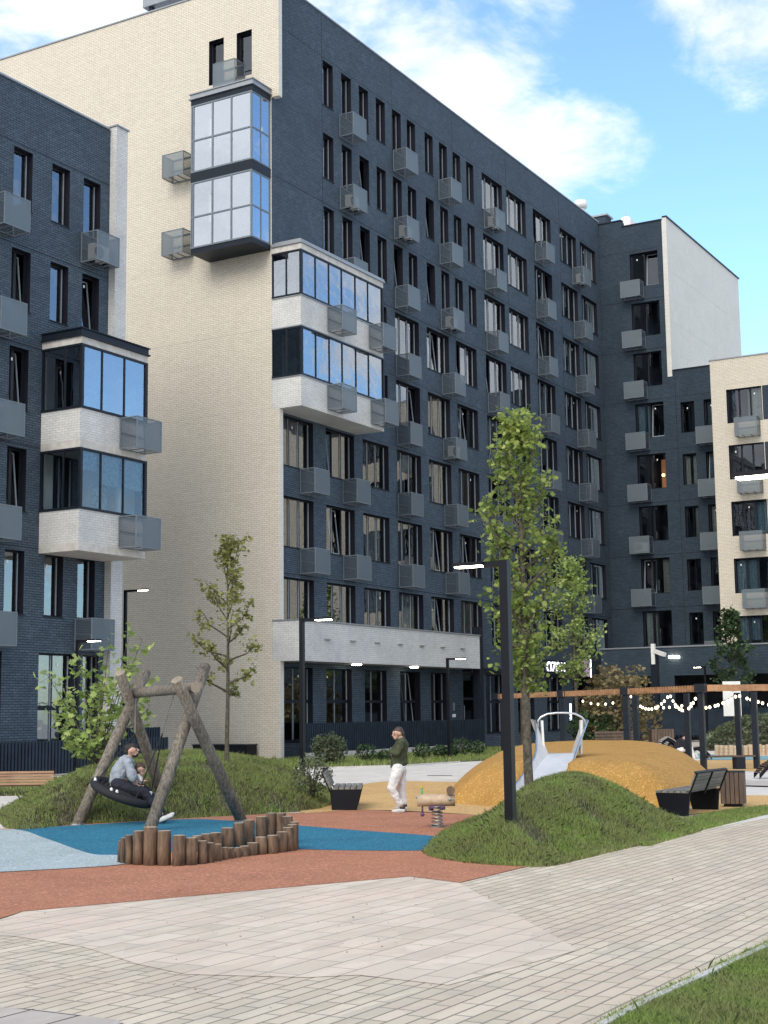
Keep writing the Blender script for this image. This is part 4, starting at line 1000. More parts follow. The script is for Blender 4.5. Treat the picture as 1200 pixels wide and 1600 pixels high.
tree('maple_tree', 'thin pale trunked tree half hidden behind the largest maple', 'tree', b0, 7.4,
     prof((0, .4), (.3, 1.1), (.6, 1.0), (1, .2)), 3.4, 12, 7, 7, .18, 'leaf_bright', .10, 33, spread=.32)
b0 = D(1149, 1150, 80); b0.z = .2
tree('maple_tree', 'dark leaved young tree above the right end of the pergola', 'tree', b0, 6.9,
     prof((0, .5), (.2, 1.1), (.45, 1.0), (.7, .45), (1, .12)), 2.7, 24, 8, 9, .20, 'leaf_dark', .09, 41, spread=.28)
# multi-stemmed maple on the left
t = thing('maple_shrub', 'multi stemmed maple shrub with big light green leaves behind the swing', 'shrub', (0, 0, 0))
base = D(150, 1198, 31.5); base.z = .80; t.location = base
rg = np.random.default_rng(8); lb = MB(); cent = []
for (px, py, dd) in [(72, 1052, 31), (100, 1078, 32), (125, 1040, 31.4), (150, 1010, 31.6), (172, 992, 31), (205, 985, 31.5), (222, 1000, 32), (232, 1062, 31), (215, 1085, 32), (190, 1120, 31), (95, 1140, 31.2), (120, 1165, 30.9), (160, 1060, 31), (140, 1110, 31.8), (200, 1040, 31.2), (180, 1090, 31.6), (110, 1150, 32), (232, 1108, 31.3), (160, 1150, 31), (85, 1125, 31.5)]:
    e = D(px, py, dd)-base; m_ = e*.5+Vector((0, 0, .12)); s0 = Vector(rg.normal(0, .05, 3)); s0.z = -.1
    lb.tube([s0, m_*.55+Vector(rg.normal(0, .02, 3)), m_, e], [.020, .016, .010, .004], 5, cap=False)
    for j in range(11):
        g = rg.uniform(.38, 1.03); q = m_.lerp(e, g*2-1) if g > .5 else m_*g*2
        c = q+Vector(rg.normal(0, .10, 3)); lb.tube([q, c], [.004, .002], 3, cap=False)
        for _ in range(4): cent.append(tuple(c+Vector(rg.normal(0, .09, 3))))
lb.build('stems', 'trunk_bark', t, True); leaves('crown', cent, .155, 'leaf_bright', t, 3, LEAF5, .7, .8)
def shrub(name, label, cat, base, r, h, n, leaf, mat, seed, shape=LEAF4, flat=1.0, group=None, layers=0, stems=12):
    rg = np.random.default_rng(seed); t = thing(name, label, cat, base, 0, group); cent = []; lb = MB()
    for i in range(stems):
        a = rg.uniform(0, 6.28); f = rg.uniform(.3, 1); lb.tube([(0, 0, -.1), (math.cos(a)*r*f*.4, math.sin(a)*r*f*.4, h*.5), (math.cos(a)*r*f*.85, math.sin(a)*r*f*.85, h*rg.uniform(.6, .95))], [.02, .012, .004], 4, cap=False)
    while len(cent) < n:
        u = rg.normal(0, 1, 3); u /= np.linalg.norm(u); k = rg.uniform(.35, 1)**.45
        wob = 1+.18*math.sin(u[0]*5+seed)*math.cos(u[1]*6+u[2]*4)
        p = np.array([u[0]*r*k*wob, u[1]*r*k*wob, h*.52+u[2]*h*.52*k*wob])
        if p[2] < 0: continue
        if layers: p[2] = round(p[2]/(h/layers))*(h/layers)+rg.normal(0, .13)+.12*math.sin(p[0]*2.3+p[1])
        cent.append(p)
    lb.build('stems', 'trunk_bark', t, True); leaves('crown', cent, leaf, mat, t, seed, shape, .3, .5); return t
shrub('round_shrub', 'round grey green shrub by the kerb of the dark slatted fence', 'shrub', (*G(515, 1195), 0), .66, 1.12, 2600, .10, 'leaf_hedge', 4, stems=30)
shrub('tan_shrub', 'wide tan leaved bush spreading behind the pergola posts', 'shrub', (*G(965, 1171), 0), 1.9, 3.8, 3000, .22, 'leaf_tan', 6, LEAF5, layers=7, stems=26)
shrub('dark_shrub', 'low dark green shrub to the right of the slide bar', 'shrub', (*G(928, 1172), 0), 1.2, 1.9, 1400, .2, 'leaf_dark', 16, LEAF4)
shrub('flowering_shrub', 'small pale flowering shrub behind the black bench at the end of the grassy hill', 'shrub', (*D(488, 1240, 30).xy, .2), .42, .85, 900, .07, 'leaf_hedge', 7)
for i, (px, py, r_) in enumerate([(572, 1190, .45), (600, 1190, .3), (660, 1186, .4), (688, 1184, .35), (722, 1180, .5), (745, 1180, .4), (705, 1184, .35)]):
    shrub('low_plant', 'low green plant in the strip along the dark slatted fence', 'plant', (*G(px, py), 0), r_, r_*1.5, 350, .13, 'leaf_dark', 50+i, group='low plants along the dark slatted fence', stems=6)
rg = np.random.default_rng(77); cent = []
pp = rg.uniform(np.array(fm_poly).min(0), np.array(fm_poly).max(0), (16000, 2)); pp = pp[inside(pp[:, 0], pp[:, 1], np.array(fm_poly))]
zz_ = fm_h(pp[:, 0], pp[:, 1])+rg.uniform(0, .45, len(pp)); 
o = leaves('ground_cover', np.column_stack([pp, zz_]), .22, 'leaf_hedge', None, 9, LEAF4); o['kind'] = 'stuff'

# ================================================================== street lamps
def lamp(x, y, sgn, label, h=4.08, z0=0, arm=.78, w=.10):
    t = thing('street_lamp', label, 'street lamp', (x, y, z0), 0, 'black street lamps with flat angled heads')
    mb = MB(); mb.box(-w/2, w/2, -w/2, w/2, -.1, h); mb.box(-.035, .035, sgn*w/2, sgn*(arm-.40), h-.08, h-.003); mb.build('pole', 'black_metal', t)
    mb = MB(); mb.box(-.08, .08, sgn*(arm-.40), sgn*(arm+.05), h-.05, h-.003); hd = mb.build('lamp_head', 'black_metal', t)
    mb = MB(); mb.box(-.07, .07, sgn*(arm-.37), sgn*(arm+.02), h-.066, h-.0505); mb.build('light_panel', 'lamp_glow', hd)
    mb = MB(); mb.box(w/2+.001, w/2+.004, -.03, .03, .5, .8); mb.build('hatch', 'dark_metal', t); return t
q = P(799, 1322, z=.12); lamp(q.x, q.y, 1, 'nearest black street lamp, standing on the front slope of the right grassy hill', 3.86, w=.118, arm=.70)
g_ = G(473, 1243); lamp(*g_, -1, 'black street lamp rising in front of the left end of the pale band')
g_ = G(702, 1185); lamp(*g_, -1, 'black street lamp by the dark slatted fence near the building door')
q = P(122, 1000, z=4.08); lamp(q.x, q.y, -1, 'black street lamp behind the leafy shrub left of the swing', z0=0)
lamp(41.8, 35.2, -1, 'tall black street lamp against the cream gable beside the left block', 6.5, arm=1.0)
lamp(13.42, 3.02, 1, 'street lamp whose glowing head reaches in at the right edge', 4.06, arm=.84)
q = D(1101, 1041, 80); lamp(q.x, q.y, 1, 'distant street lamp behind the pergola, in front of the dark gallery', q.z, arm=.6)
# camera pole
q = D(1022, 1012, 79); t = thing('camera_pole', 'tall dark pole with a white surveillance camera, before the dark gallery', 'camera pole', (q.x, q.y, 0))
mb = MB(); mb.box(-.18, .18, -.18, .18, 0, q.z-.3); mb.build('pole', 'dark_metal', t)
mb = MB(); mb.beam((-.2, -.1, q.z-.2), (-.45, -.75, q.z-.42), .2, .2, 'ac_white'); mb.box(-.25, -.05, -.1, .1, q.z-.9, q.z+.2, 'ac_white'); mb.build('camera', None, t)

# ================================================================== fences
def slat_fence(name, label, x0, x1, y, z0, z1, pitch=.13, kerb_h=0, rz=None):
    t = thing(name, label, 'fence', (x0, y, 0)); mb = MB(); L = x1-x0; x = 0
    mb.box(0, L, .02, .035, z0, z1-.03)
    while x < L:
        mb.box(x, x+pitch*.55, -.02, .019, z0+.01, z1); x += pitch
    mb.build('slat_panel', 'fence_metal', t)
    mb = MB(); mb.box(0, L, .036, .08, z0+.05, z0+.1); mb.box(0, L, .036, .08, z1-.15, z1-.1); mb.build('rail', 'dark_metal', t)
    if kerb_h: mb = MB(); mb.box(-.05, L+.05, -.06, .16, -.05, kerb_h); mb.build('kerb', 'concrete', t)
    return t
slat_fence('slatted_fence', 'dark vertical slat fence under the pale band, on a low concrete kerb', XW+.3, 67.05, 33.02, .32, 1.5, .17, .28)
slat_fence('slatted_fence', 'dark vertical slat fence along the foot of the left block', 22, 41.6, 33.0, .05, 1.12, .15)
slat_fence('slatted_fence', 'short dark slat fence between the left block and the cream gable', 42.2, 44.3, 35.5, 0, 1.45, .15)
slat_fence('slatted_fence', 'far dark slat fence behind the planted hill', 0, 1, 0, 0, 1, .5).location = (0, 0, -50)
bpy.data.objects.remove([o for o in scene.objects if o.get('label', '').startswith('far dark')][0]) if False else None
t = [o for o in scene.objects if o.get('label', '').startswith('far dark')][0]
for ch in list(t.children): bpy.data.objects.remove(ch)
bpy.data.objects.remove(t)
t = thing('slatted_fence', 'far dark slat fence under the gallery openings behind the planted hill', 'fence', (82.0, 15, 0), R(90))
mb = MB()
for k in range(80): mb.box(k*.22, k*.22+.11, -.02, .02, .3, 2.0)
mb.box(0, 17.6, .021, .04, .4, 1.9); mb.build('slat_panel', 'fence_metal', t)
t = thing('notice_board', 'blank white notice board on two thin posts behind the pergola', 'notice board')
q0 = D(1131, 1119, 72); q1 = D(1157, 1080, 72); t.location = (q0.x, q0.y, 0)
dv = Vector((q1.x-q0.x, q1.y-q0.y, 0)); L = dv.length; t.rotation_euler = (0, 0, math.atan2(dv.y, dv.x))
mb = MB(); mb.box(0, L, -.03, .03, q0.z, 3.2); mb.build('board', 'ac_white', t)
for xx in (L*.70, L*.95): mb = MB(); mb.box(xx-.04, xx+.04, .031, .09, -.05, 3.1); mb.build('post', 'ac_white', t)
# planter
pa, pb = P(301, 1187, x=49.3), P(386, 1187, x=49.3)
t = thing('planter_box', 'long black planter box at the foot of the cream gable', 'planter', (49.3, pb.y, 0))
mb = MB(); L = pa.y-pb.y; mb.box(0, .7, 0, L, 0, .62); mb.build('box', 'black_metal', t); mb = MB(); mb.box(-.03, .73, -.03, L+.03, .623, .67); mb.build('rim', 'dark_metal', t)

# ================================================================== swing
R_ = .100
LFb, LFt = D(120, 1290, 25.75), D(228, 1049, 27.5)
LBb, LBt = D(265, 1275, 28.1), D(187, 1051, 26.2)
RFb, RFt = D(231, 1305, 23.9), D(321, 1040, 25.5)
RBb, RBt = D(378, 1284, 26.0), D(276, 1062, 24.3)
sw = thing('nest_swing', 'wooden log frame nest swing standing on the blue surface', 'swing', (20, 16, 0)); sw.location = (0, 0, 0)
def log(name, a, b_, r, mat, parent, matcap='log_end', n=16):
    mb = MB(); mb.tube([a, a.lerp(b_, .33), a.lerp(b_, .66), b_], [r, r*1.01, r*.99, r*.98], n, mat, True, matcap, .015)
    me = mb.mesh(name); o = link(name, me, parent)
    for p in me.polygons: p.use_smooth = len(p.vertices) == 4
    return o
for a, b_ in ((LFb, LFt), (LBb, LBt), (RFb, RFt), (RBb, RBt)):
    a = a.copy(); d = (b_-a).normalized(); a = a-d*(a.z/d.z+.05); log('leg', a, b_, R_, 'log_grey', sw)
bA, bB = D(196, 1084, 27.0), D(306, 1074, 24.55)
log('crossbeam', bA, bB, R_*.95, 'log_grey', sw)
def chain(a, b_, parent, name='chain'):
    mb = MB(); a = Vector(a); b_ = Vector(b_); L = (b_-a).length; n_ = max(2, int(L/.045)); d = (b_-a)/n_
    for i in range(n_):
        c = a+d*(i+.5); u = d.normalized().cross(Vector((1, 0, 0) if i % 2 else (0, 1, 0))).normalized()
        pts = [c+d*.62*math.cos(t)+u*.012*math.sin(t) for t in np.linspace(0, 2*math.pi, 9)]
        mb.tube(pts, .0045, 4, cap=False)
    return mb.build(name, 'chain', parent)
SC = D(191, 1238, 25.75); ang = R(21)
e1 = cA*math.cos(ang)-Vector((0, 0, 1))*math.sin(ang); vh = Vector((vF.x, vF.y, 0)).normalized(); e2 = (vh+Vector((0, 0, .10))).normalized(); e3 = e1.cross(e2)
SR = .52
mb = MB(); mb.tube([SC+e1*SR*math.cos(t)+e2*SR*math.sin(t) for t in np.linspace(0, 2*math.pi, 33)], .075, 8, cap=False); seat = mb.build('seat_ring', 'rope', sw, True)
mb = MB()
for k in range(-5, 6):
    h_ = math.sqrt(max(0, SR**2-(k*.09)**2))
    for ea, eb in ((e1, e2), (e2, e1)):
        mb.tube([SC+ea*(k*.09)+eb*s_*h_-e3*(-.07)*(1-s_*s_)*(-1 if e3.z > 0 else 1)*(-1) for s_ in np.linspace(-1, 1, 7)], .014, 5, cap=False)
mb.build('net', 'rope', sw)
J1, J2 = D(254, 1146, 25.6), D(211, 1146, 26.4)
A1, A2 = D(272, 1084, 25.35), D(212, 1088, 26.55)
for c_ in (LFb.lerp(LFt, .86), RFb.lerp(RFt, .86)):
    mb = MB(); mb.ball(c_-vh*R_*1.0, .028, (1, 1, 1), 8, 6); mb.build('bolt', 'spring_steel', sw)
for c_ in (LFb, LBb, RFb, RBb):
    mb = MB(); mb.tube([(c_.x, c_.y, .0), (c_.x, c_.y, .03)], [R_*1.75, R_*1.5], 14); mb.build('foot_collar', 'spring_steel', sw)
chain(A1, J1, sw); chain(A2, J2, sw)
for J, pts_ in ((J1, ((.3, -.42), (.5, .05))), (J2, ((-.5, .1), (-.05, .51)))):
    for u, v in pts_:
        mb = MB(); mb.tube([J, SC+e1*u+e2*v], .012, 5); mb.build('rope', 'rope', sw)
mb = MB()
for u, v in ((-.45, -.22), (-.1, -.5), (.0, -.5)): mb.ball(SC+e1*u*1.02+e2*v*1.02+Vector((0, 0, .08)), .028, (1, 1, 1.6), 6, 5)
mb.build('rope_clamp', 'ac_white', sw)

# ------------------------------------------------------------------ people
def flesh(name, chains, mat, parent, voxel=.012, smooth=3):
    mb = MB()
    for c in chains:
        if len(c) == 3: mb.ball(c[0], c[1], c[2], 14, 10); continue
        a, r0, b_, r1 = c; a = Vector(a); b_ = Vector(b_)
        d = (b_-a); L = d.length
        if L < 1e-5: continue
        d.normalize(); pts = []; rs = []
        for t in (0.12, .45, .75, .95): pts.append(a-d*r0*math.cos(math.asin(t))); rs.append(r0*t)
        pts += [a, a.lerp(b_, .5), b_]; rs += [r0, (r0+r1)/2, r1]
        for t in (.95, .75, .45, .12): pts.append(b_+d*r1*math.cos(math.asin(t))); rs.append(r1*t)
        mb.tube(pts, rs, 14)
    o = mb.build(name, mat, parent, True)
    m_ = o.modifiers.new('remesh', 'REMESH'); m_.mode = 'VOXEL'; m_.voxel_size = voxel; m_.use_smooth_shade = True
    if smooth: s = o.modifiers.new('smooth', 'SMOOTH'); s.iterations = smooth; s.factor = .6
    if name in ('jacket', 'trousers', 'shirt', 'sweater'):
        if 'folds' not in bpy.data.textures:
            tx = bpy.data.textures.new('folds', 'CLOUDS'); tx.noise_scale = .085; tx.noise_depth = 2
        dm = o.modifiers.new('folds', 'DISPLACE'); dm.texture = bpy.data.textures['folds']; dm.strength = .035; dm.mid_level = .5; dm.texture_coords = 'LOCAL'
    return o
def head_chains(c, r, fwd, up):
    """skull, jaw, nose, ear, neck stub"""
    c = Vector(c); fwd = fwd.normalized(); up = up.normalized(); sd_ = fwd.cross(up).normalized()
    return [(c+up*r*.15-fwd*r*.12, r*.92, c+up*r*.18+fwd*r*.12, r*.86), (c-up*r*.25+fwd*r*.18, r*.72, c-up*r*.72+fwd*r*.42, r*.42),
            (c+fwd*r*.92+up*r*.05, r*.09, c+fwd*r*1.12-up*r*.22, r*.15), (c+fwd*r*.80-up*r*.48, r*.16, c+fwd*r*.86-up*r*.50, r*.14),
            (c+sd_*r*.88-fwd*r*.05+up*r*.12, r*.16, c+sd_*r*.88-up*r*.14, r*.12), (c-sd_*r*.88-fwd*r*.05+up*r*.12, r*.16, c-sd_*r*.88-up*r*.14, r*.12)]
def eyes(c, r, fwd, up, parent):
    c = Vector(c); sd_ = fwd.cross(up).normalized(); mb = MB()
    for s_ in (-1, 1): mb.ball(c+fwd*r*.86+sd_*r*.36*s_+up*r*.04, r*.10, n=8, m=6)
    mb.build('eyes', 'hair_dark', parent)
    mb = MB()
    for s_ in (-1, 1): mb.tube([c+fwd*r*.88+sd_*r*.2*s_+up*r*.26, c+fwd*r*.84+sd_*r*.52*s_+up*r*.24], r*.05, 5)
    mb.build('eyebrows', 'hair_dark', parent)
def hand_chains(w, d, up, r=.0115, L=.085, curl=.5):
    """palm and five bent fingers; w wrist, d direction of the fingers, up back of the hand"""
    w = Vector(w); d = Vector(d).normalized(); up = Vector(up).normalized(); s_ = d.cross(up).normalized(); out_ = []
    for k in (-1.2, -.4, .4, 1.2): out_.append((w, r*1.5, w+d*L*.85+s_*k*r*1.6, r*1.15))
    for k, l_ in ((-1.35, .66), (-.45, .80), (.45, .86), (1.35, .76)):
        a = w+d*L*.85+s_*k*r*1.9; b_ = a+d*L*l_*.5-up*L*.12*curl; c = b_+d*L*l_*.32-up*L*.30*curl
        out_ += [(a, r*.85, b_, r*.75), (b_, r*.75, c, r*.6)]
    a = w+d*L*.25+s_*r*2.6; b_ = a+d*L*.32+s_*L*.30; out_ += [(w+d*L*.1, r*1.1, a, r), (a, r, b_, r*.8), (b_, r*.8, b_+d*L*.28-up*L*.1, r*.65)]
    return out_

# woman standing with crossed arms
W = 27.8
def wp(x, y, dd=0): return D(x, y, W+dd)
wom = thing('person', 'woman in an olive green jacket and white trousers standing with folded arms', 'person', (*G(624, 1269), 0)); wl_ = wom.location.copy(); 
def rel(chs, o): return [tuple((Vector(c)-o) if isinstance(c, Vector) else c for c in q) for q in chs]
fw = (-cA+(-vh)*.25).normalized(); up = Vector((0, 0, 1)); fw2 = (-cA*.85-vh*.45-Vector((0, 0, .12))).normalized()
hc = wp(621, 1146.5)
skin = head_chains(hc, .098, fw2, up) + [(wp(625.5, 1152), .05, wp(627, 1160), .055), (wp(627, 1161), .07, wp(625, 1199), .10), (wp(624, 1203), .10, wp(616, 1232, -.1), .06), (wp(616, 1232, -.1), .055, wp(627, 1259, -.05), .04), (wp(626, 1203, .12), .10, wp(626, 1233, .12), .06), (wp(626, 1233, .12), .055, wp(631, 1258, .15), .04)]
skin += hand_chains(wp(610.5, 1173, -.04), (up*.35+vh*.9), -cA, .0095, .07) + hand_chains(wp(611, 1179, .03), (-vh*.9+up*.15), -cA, .0095, .07)
body = flesh('body', rel(skin, wl_), 'skin', wom, .009, 2)
eyes(hc-wl_, .098, fw2, up, wom)
hair = [(hc+up*.045-fw2*.03, .092, hc+up*.03+fw2*.012, .080), (hc-fw2*.06, .082, hc-fw2*.055-up*.05, .065), (hc-fw2*.10-up*.05, .04, wp(632, 1156), .028), (wp(632, 1156), .028, wp(635.5, 1166), .020), (wp(635.5, 1166), .02, wp(636, 1172), .008)]
flesh('hair', rel(hair, wl_), 'hair_brown', wom, .010, 1)
jk = [(wp(628, 1159, -.10), .075, wp(627, 1159, .16), .075), (wp(627.5, 1164, -.02), .135, wp(624, 1180), .14), (wp(624, 1180), .145, wp(623, 1196), .135), (wp(621.5, 1182, -.02), .11, wp(620, 1197), .125), (wp(631, 1164), .07, wp(631, 1192), .07),
      (wp(628, 1160, -.17), .070, wp(620, 1177, -.22), .062), (wp(620, 1177, -.22), .060, wp(610.5, 1173.5, -.06), .046), (wp(620, 1177, -.22), .062, wp(613, 1175, -.16), .055),
      (wp(626, 1161, .19), .068, wp(611, 1177, .16), .058), (wp(611, 1177, .16), .056, wp(611.5, 1179.5, .0), .046), (wp(625.5, 1156), .058, wp(626, 1158), .062)]
flesh('jacket', rel(jk, wl_), 'knit_green', wom, .010, 2)
tr_ = [(wp(622, 1200, -.06), .115, wp(624, 1204, .1), .118), (wp(621, 1204, -.07), .115, wp(611.5, 1231, -.12), .080), (wp(611.5, 1231, -.12), .078, wp(624.5, 1256, -.06), .062), (wp(626, 1205, .10), .112, wp(627, 1233, .12), .078), (wp(627, 1233, .12), .075, wp(631, 1255, .14), .060), (wp(620, 1198), .12, wp(625, 1199), .12)]
flesh('trousers', rel(tr_, wl_), 'jeans_white', wom, .010, 2)
for (hx, hy, tx, ty, dd) in ((630, 1266.5, 614.5, 1268, -.06), (633, 1263, 620, 1262.5, .14)):
    z1 = wp(hx, hy, dd); z2 = wp(tx, ty, dd)
    z1.z = max(.045, z1.z); z2.z = max(.035, z2.z if dd > 0 else .035)
    flesh('shoe', rel([(z1, .042, z1.lerp(z2, .5), .042), (z1.lerp(z2, .5), .042, z2, .032)], wl_), 'shoe_white', wom, .008, 1)
    flesh('sole', rel([(z1-up*.026, .022, z2-up*.018, .018), (z1+up*.055, .040, z1+up*.05-cA*.035, .034)], wl_), 'shoe_dark', wom, .008, 1)

# man on the nest swing
Mz = 25.7
def mp(x, y, dd=0): return D(x, y, Mz+dd)
man = thing('person', 'dark haired man in a grey shirt sitting on the nest swing', 'person', SC); ml = SC.copy()
hf = (cA*.92+up*.30-vh*.1).normalized(); hu = (up*.95-cA*.25).normalized(); hc = mp(206.5, 1173.5)
skin = head_chains(hc, .105, hf, hu)+[(mp(203, 1180), .055, mp(200, 1188), .06), (mp(198, 1190), .08, mp(188, 1222), .12), (mp(206, 1216, -.2), .045, mp(214, 1228, -.12), .032), (mp(203, 1214, .2), .045, mp(216, 1222, .05), .032)]
skin += hand_chains(mp(214, 1228, -.12), cA+up*.1, up-cA*.2, .011, .08)+hand_chains(mp(216, 1222, .05), cA-vh*.6, up, .011, .08)
skin += [(mp(190, 1226), .09, mp(228, 1240), .06), (mp(229, 1241), .06, mp(252, 1272), .04)]
flesh('body', rel(skin, ml), 'skin', man, .010, 2); eyes(hc-ml, .105, hf, hu, man)
flesh('hair', rel([(hc+hu*.055-hf*.03, .095, hc+hu*.055+hf*.035, .075), (hc-hf*.05+hu*.01, .092, hc-hf*.05-hu*.04, .06)], ml), 'hair_dark', man, .010, 1)
flesh('beard', rel([(hc-hu*.078+hf*.02, .045, hc-hu*.085+hf*.055, .040)], ml), 'hair_dark', man, .009, 1)
flesh('shirt', rel([(mp(199, 1190, -.17), .085, mp(197, 1189, .17), .085), (mp(197, 1193), .15, mp(187, 1208), .165), (mp(187, 1208), .165, mp(184, 1221), .15), (mp(200, 1191, -.2), .080, mp(206, 1212, -.24), .082), (mp(199, 1191, .2), .078, mp(205, 1209, .22), .075), (mp(206, 1206, -.24), .08, mp(208, 1215, -.24), .078)], ml), 'tee_grey', man, .011, 2)
flesh('trousers', rel([(mp(184, 1224, -.08), .12, mp(188, 1226, .08), .12), (mp(187, 1226, -.11), .112, mp(226, 1239, -.14), .085), (mp(226, 1239, -.14), .083, mp(249, 1270, -.12), .055), (mp(187, 1225, .11), .11, mp(229, 1236, .14), .085), (mp(229, 1236, .14), .083, mp(254, 1268, .13), .055)], ml), 'trousers_navy', man, .011, 2)
for (a, b_, dd) in (((250, 1281), (268, 1275), -.12), ((256, 1280), (270, 1272), .13)):
    z1, z2 = mp(*a, dd), mp(*b_, dd)
    flesh('shoe', rel([(z1, .05, z1.lerp(z2, .5), .046), (z1.lerp(z2, .5), .046, z2, .034)], ml), 'shoe_white', man, .009, 1)
    flesh('sole', rel([(z1-up*.035, .026, z2-up*.022, .020), (z1+up*.05-cA*.015, .047, z1+up*.055, .045)], ml), 'shoe_dark', man, .009, 1)
# child in front of the man
chd = thing('person', 'small child in a pale top sitting in front of the man on the swing', 'person', SC+e1*.25)
cl = chd.location.copy(); hc = mp(219.5, 1202, -.05); hf = (cA*.95-up*.15-vh*.1).normalized(); hu = (up+cA*.12).normalized()
skin = head_chains(hc, .088, hf, hu)+[(mp(217, 1209), .035, mp(216, 1212), .04), (mp(216, 1213), .05, mp(214, 1226), .07), (mp(217, 1215, -.08), .026, mp(221, 1220, -.12), .024), (mp(221, 1220, -.12), .024, mp(226, 1220, -.13), .018), (mp(217, 1215, .08), .026, mp(226, 1220, .05), .018)]
skin += hand_chains(mp(226, 1220, -.13), cA, up, .006, .04)+hand_chains(mp(226, 1220, .05), cA, up, .006, .04)+[(mp(216, 1228), .05, mp(222, 1232), .04), (mp(222, 1232), .035, mp(230, 1241), .026)]
flesh('body', rel(skin, cl), 'skin', chd, .007, 2); eyes(hc-cl, .088, hf, hu, chd)
flesh('hair', rel([(hc+hu*.04-hf*.02, .082, hc+hu*.038+hf*.02, .068), (hc-hf*.035, .080, hc-hf*.03-hu*.03, .06)], cl), 'hair_brown', chd, .009, 1)
flesh('shirt', rel([(mp(216, 1213, -.06), .050, mp(216, 1213, .06), .050), (mp(216, 1215), .075, mp(213.5, 1226), .085), (mp(217, 1214, -.08), .038, mp(220, 1219, -.12), .034), (mp(217, 1214, .08), .038, mp(222, 1219, .09), .034)], cl), 'shirt_pale', chd, .008, 2)
flesh('trousers', rel([(mp(213.5, 1228, -.03), .078, mp(214, 1228, .03), .078), (mp(214, 1229, -.05), .062, mp(222, 1232, -.07), .048), (mp(222, 1232, -.07), .046, mp(228, 1239, -.06), .034), (mp(214, 1229, .05), .06, mp(223, 1230, .06), .048), (mp(223, 1230, .06), .046, mp(229, 1237, .06), .034)], cl), 'trousers_navy', chd, .008, 2)
for dd, a, b_ in ((-.06, (228, 1242), (235, 1241)), (.06, (229, 1240), (236, 1238.5))): flesh('shoe', rel([(mp(*a, dd), .034, mp(*b_, dd), .027)], cl), 'shoe_white', chd, .007, 1)

# ================================================================== log palisades
T = 3.871
rowf = [(50, 72, 247, 385), (66, 98, 228, 390), (92, 138, 212, 395), (137, 204, 187, 398), (204, 289, 163, 402), (288, 369, 185, 403), (377, 456, 213, 404), (456, 529, 228, 400), (531, 589, 247, 392), (590, 637, 258, 385), (637, 682, 266, 375), (681, 719, 286, 366), (720, 759, 288, 359), (759, 797, 288, 353), (790, 846, 278, 347), (834, 899, 258, 340), (880, 950, 224, 335), (953, 1022, 213, 330), (1010, 1075, 192, 322), (1048, 1112, 166, 315), (1078, 1140, 148, 310), (1090, 1147, 133, 302)]
rowb = [(495, 560, 217, 318), (552, 616, 205, 310), (613, 680, 197, 303), (677, 750, 168, 296), (750, 815, 138, 288), (818, 882, 120, 280), (886, 952, 100, 274), (953, 1010, 78, 268), (1008, 1072, 78, 266), (1047, 1112, 98, 272)]
rl2 = random.Random(4)
desc = {4: 'tallest log of the front row, before the swing leg', 0: 'leftmost, half hidden slim log of the palisade', 6: 'thick front row log just right of the gap in the palisade'}
for ri, row in enumerate((rowf, rowb)):
    for i, (xa, xb, yt, yb) in enumerate(row):
        cx = 170+(xa+xb)/2/T; pb_ = 1250+yb/T; g_ = P(cx, pb_, z=0); dep = Vector((g_.x, g_.y, 0)).dot(vh)
        r_ = (xb-xa)/T/2/F_PX*dep; top = D(cx, 1250+yt/T, dep+r_); c = Vector((g_.x, g_.y, 0))+vh*r_
        if ri == 0: lab = desc.get(i) or 'upright brown log number %s in the front row of the palisade, counted from the left' % ('one two three four five six seven eight nine ten eleven twelve thirteen fourteen fifteen sixteen seventeen eighteen nineteen twenty twenty-one twenty-two'.split()[i])
        else: lab = 'upright brown log, %s of the back row of the palisade counted from the left' % ('first second third fourth fifth sixth seventh eighth ninth last'.split()[i])
        mb = MB(); h_ = top.z; rx = rl2.uniform(-.01, .01)
        mb.tube([(0, 0, -.05), (rx, 0, h_*.5), (0, rx, h_-.01), (0, rx, h_)], [r_*1.02, r_, r_*.99, r_*.95], 14, 'log_brown', True, 'log_top', .03)
        me = mb.mesh('palisade_log'); o = link('palisade_log', me, None, c, rl2.uniform(0, 6))
        for p in me.polygons: p.use_smooth = len(p.vertices) == 4
        tag(o, lab, 'log', 'upright logs of the winding palisade')
for i in range(13):
    px = 1121+i*7.3; g_ = P(px, 1180.5+math.sin(i*.5)*.6, z=0); dep = Vector((g_.x, g_.y, 0)).dot(vh); r_ = .105
    mb = MB(); mb.tube([(0, 0, -.05), (0, 0, .42+.02*math.sin(i*3))], r_, 12, 'pale_log', True, 'log_end', .02)
    tag(link('stump', mb.mesh('stump'), None, (g_.x, g_.y, 0)), 'pale upright stump in the low ring before the planted hill at the right', 'stump', 'pale stumps edging the planted hill')

# ================================================================== spring rider
Sd = 24.1
def sp(x, y, dd=0): return D(x, y, Sd+dd)
sr = thing('spring_rider', 'wooden log spring rider with a green handle on the terracotta surface', 'spring rider', (*G(683, 1295), 0)); sr.location = (0, 0, 0)
log('log_body', sp(652, 1250.5), sp(711, 1250), .098, 'pale_log', sr, n=20)
log('head_log', sp(704, 1235, -.12), sp(704, 1235, .12), .070, 'pale_log', sr, 'log_brown')
mb = MB(); c0 = sp(683.5, 1295); c0.z = .02; n_ = 120
mb.tube([c0+Vector((0, 0, .36*i/n_))+cA*.085*math.cos(i/n_*2*math.pi*6.5)+vh*.085*math.sin(i/n_*2*math.pi*6.5) for i in range(n_+1)], .0125, 6); mb.build('spring', 'spring_steel', sr, True)
mb = MB(); mb.tube([c0-Vector((0, 0, .02)), c0+Vector((0, 0, .012))], .13, 16); mb.build('base_plate', 'spring_steel', sr)
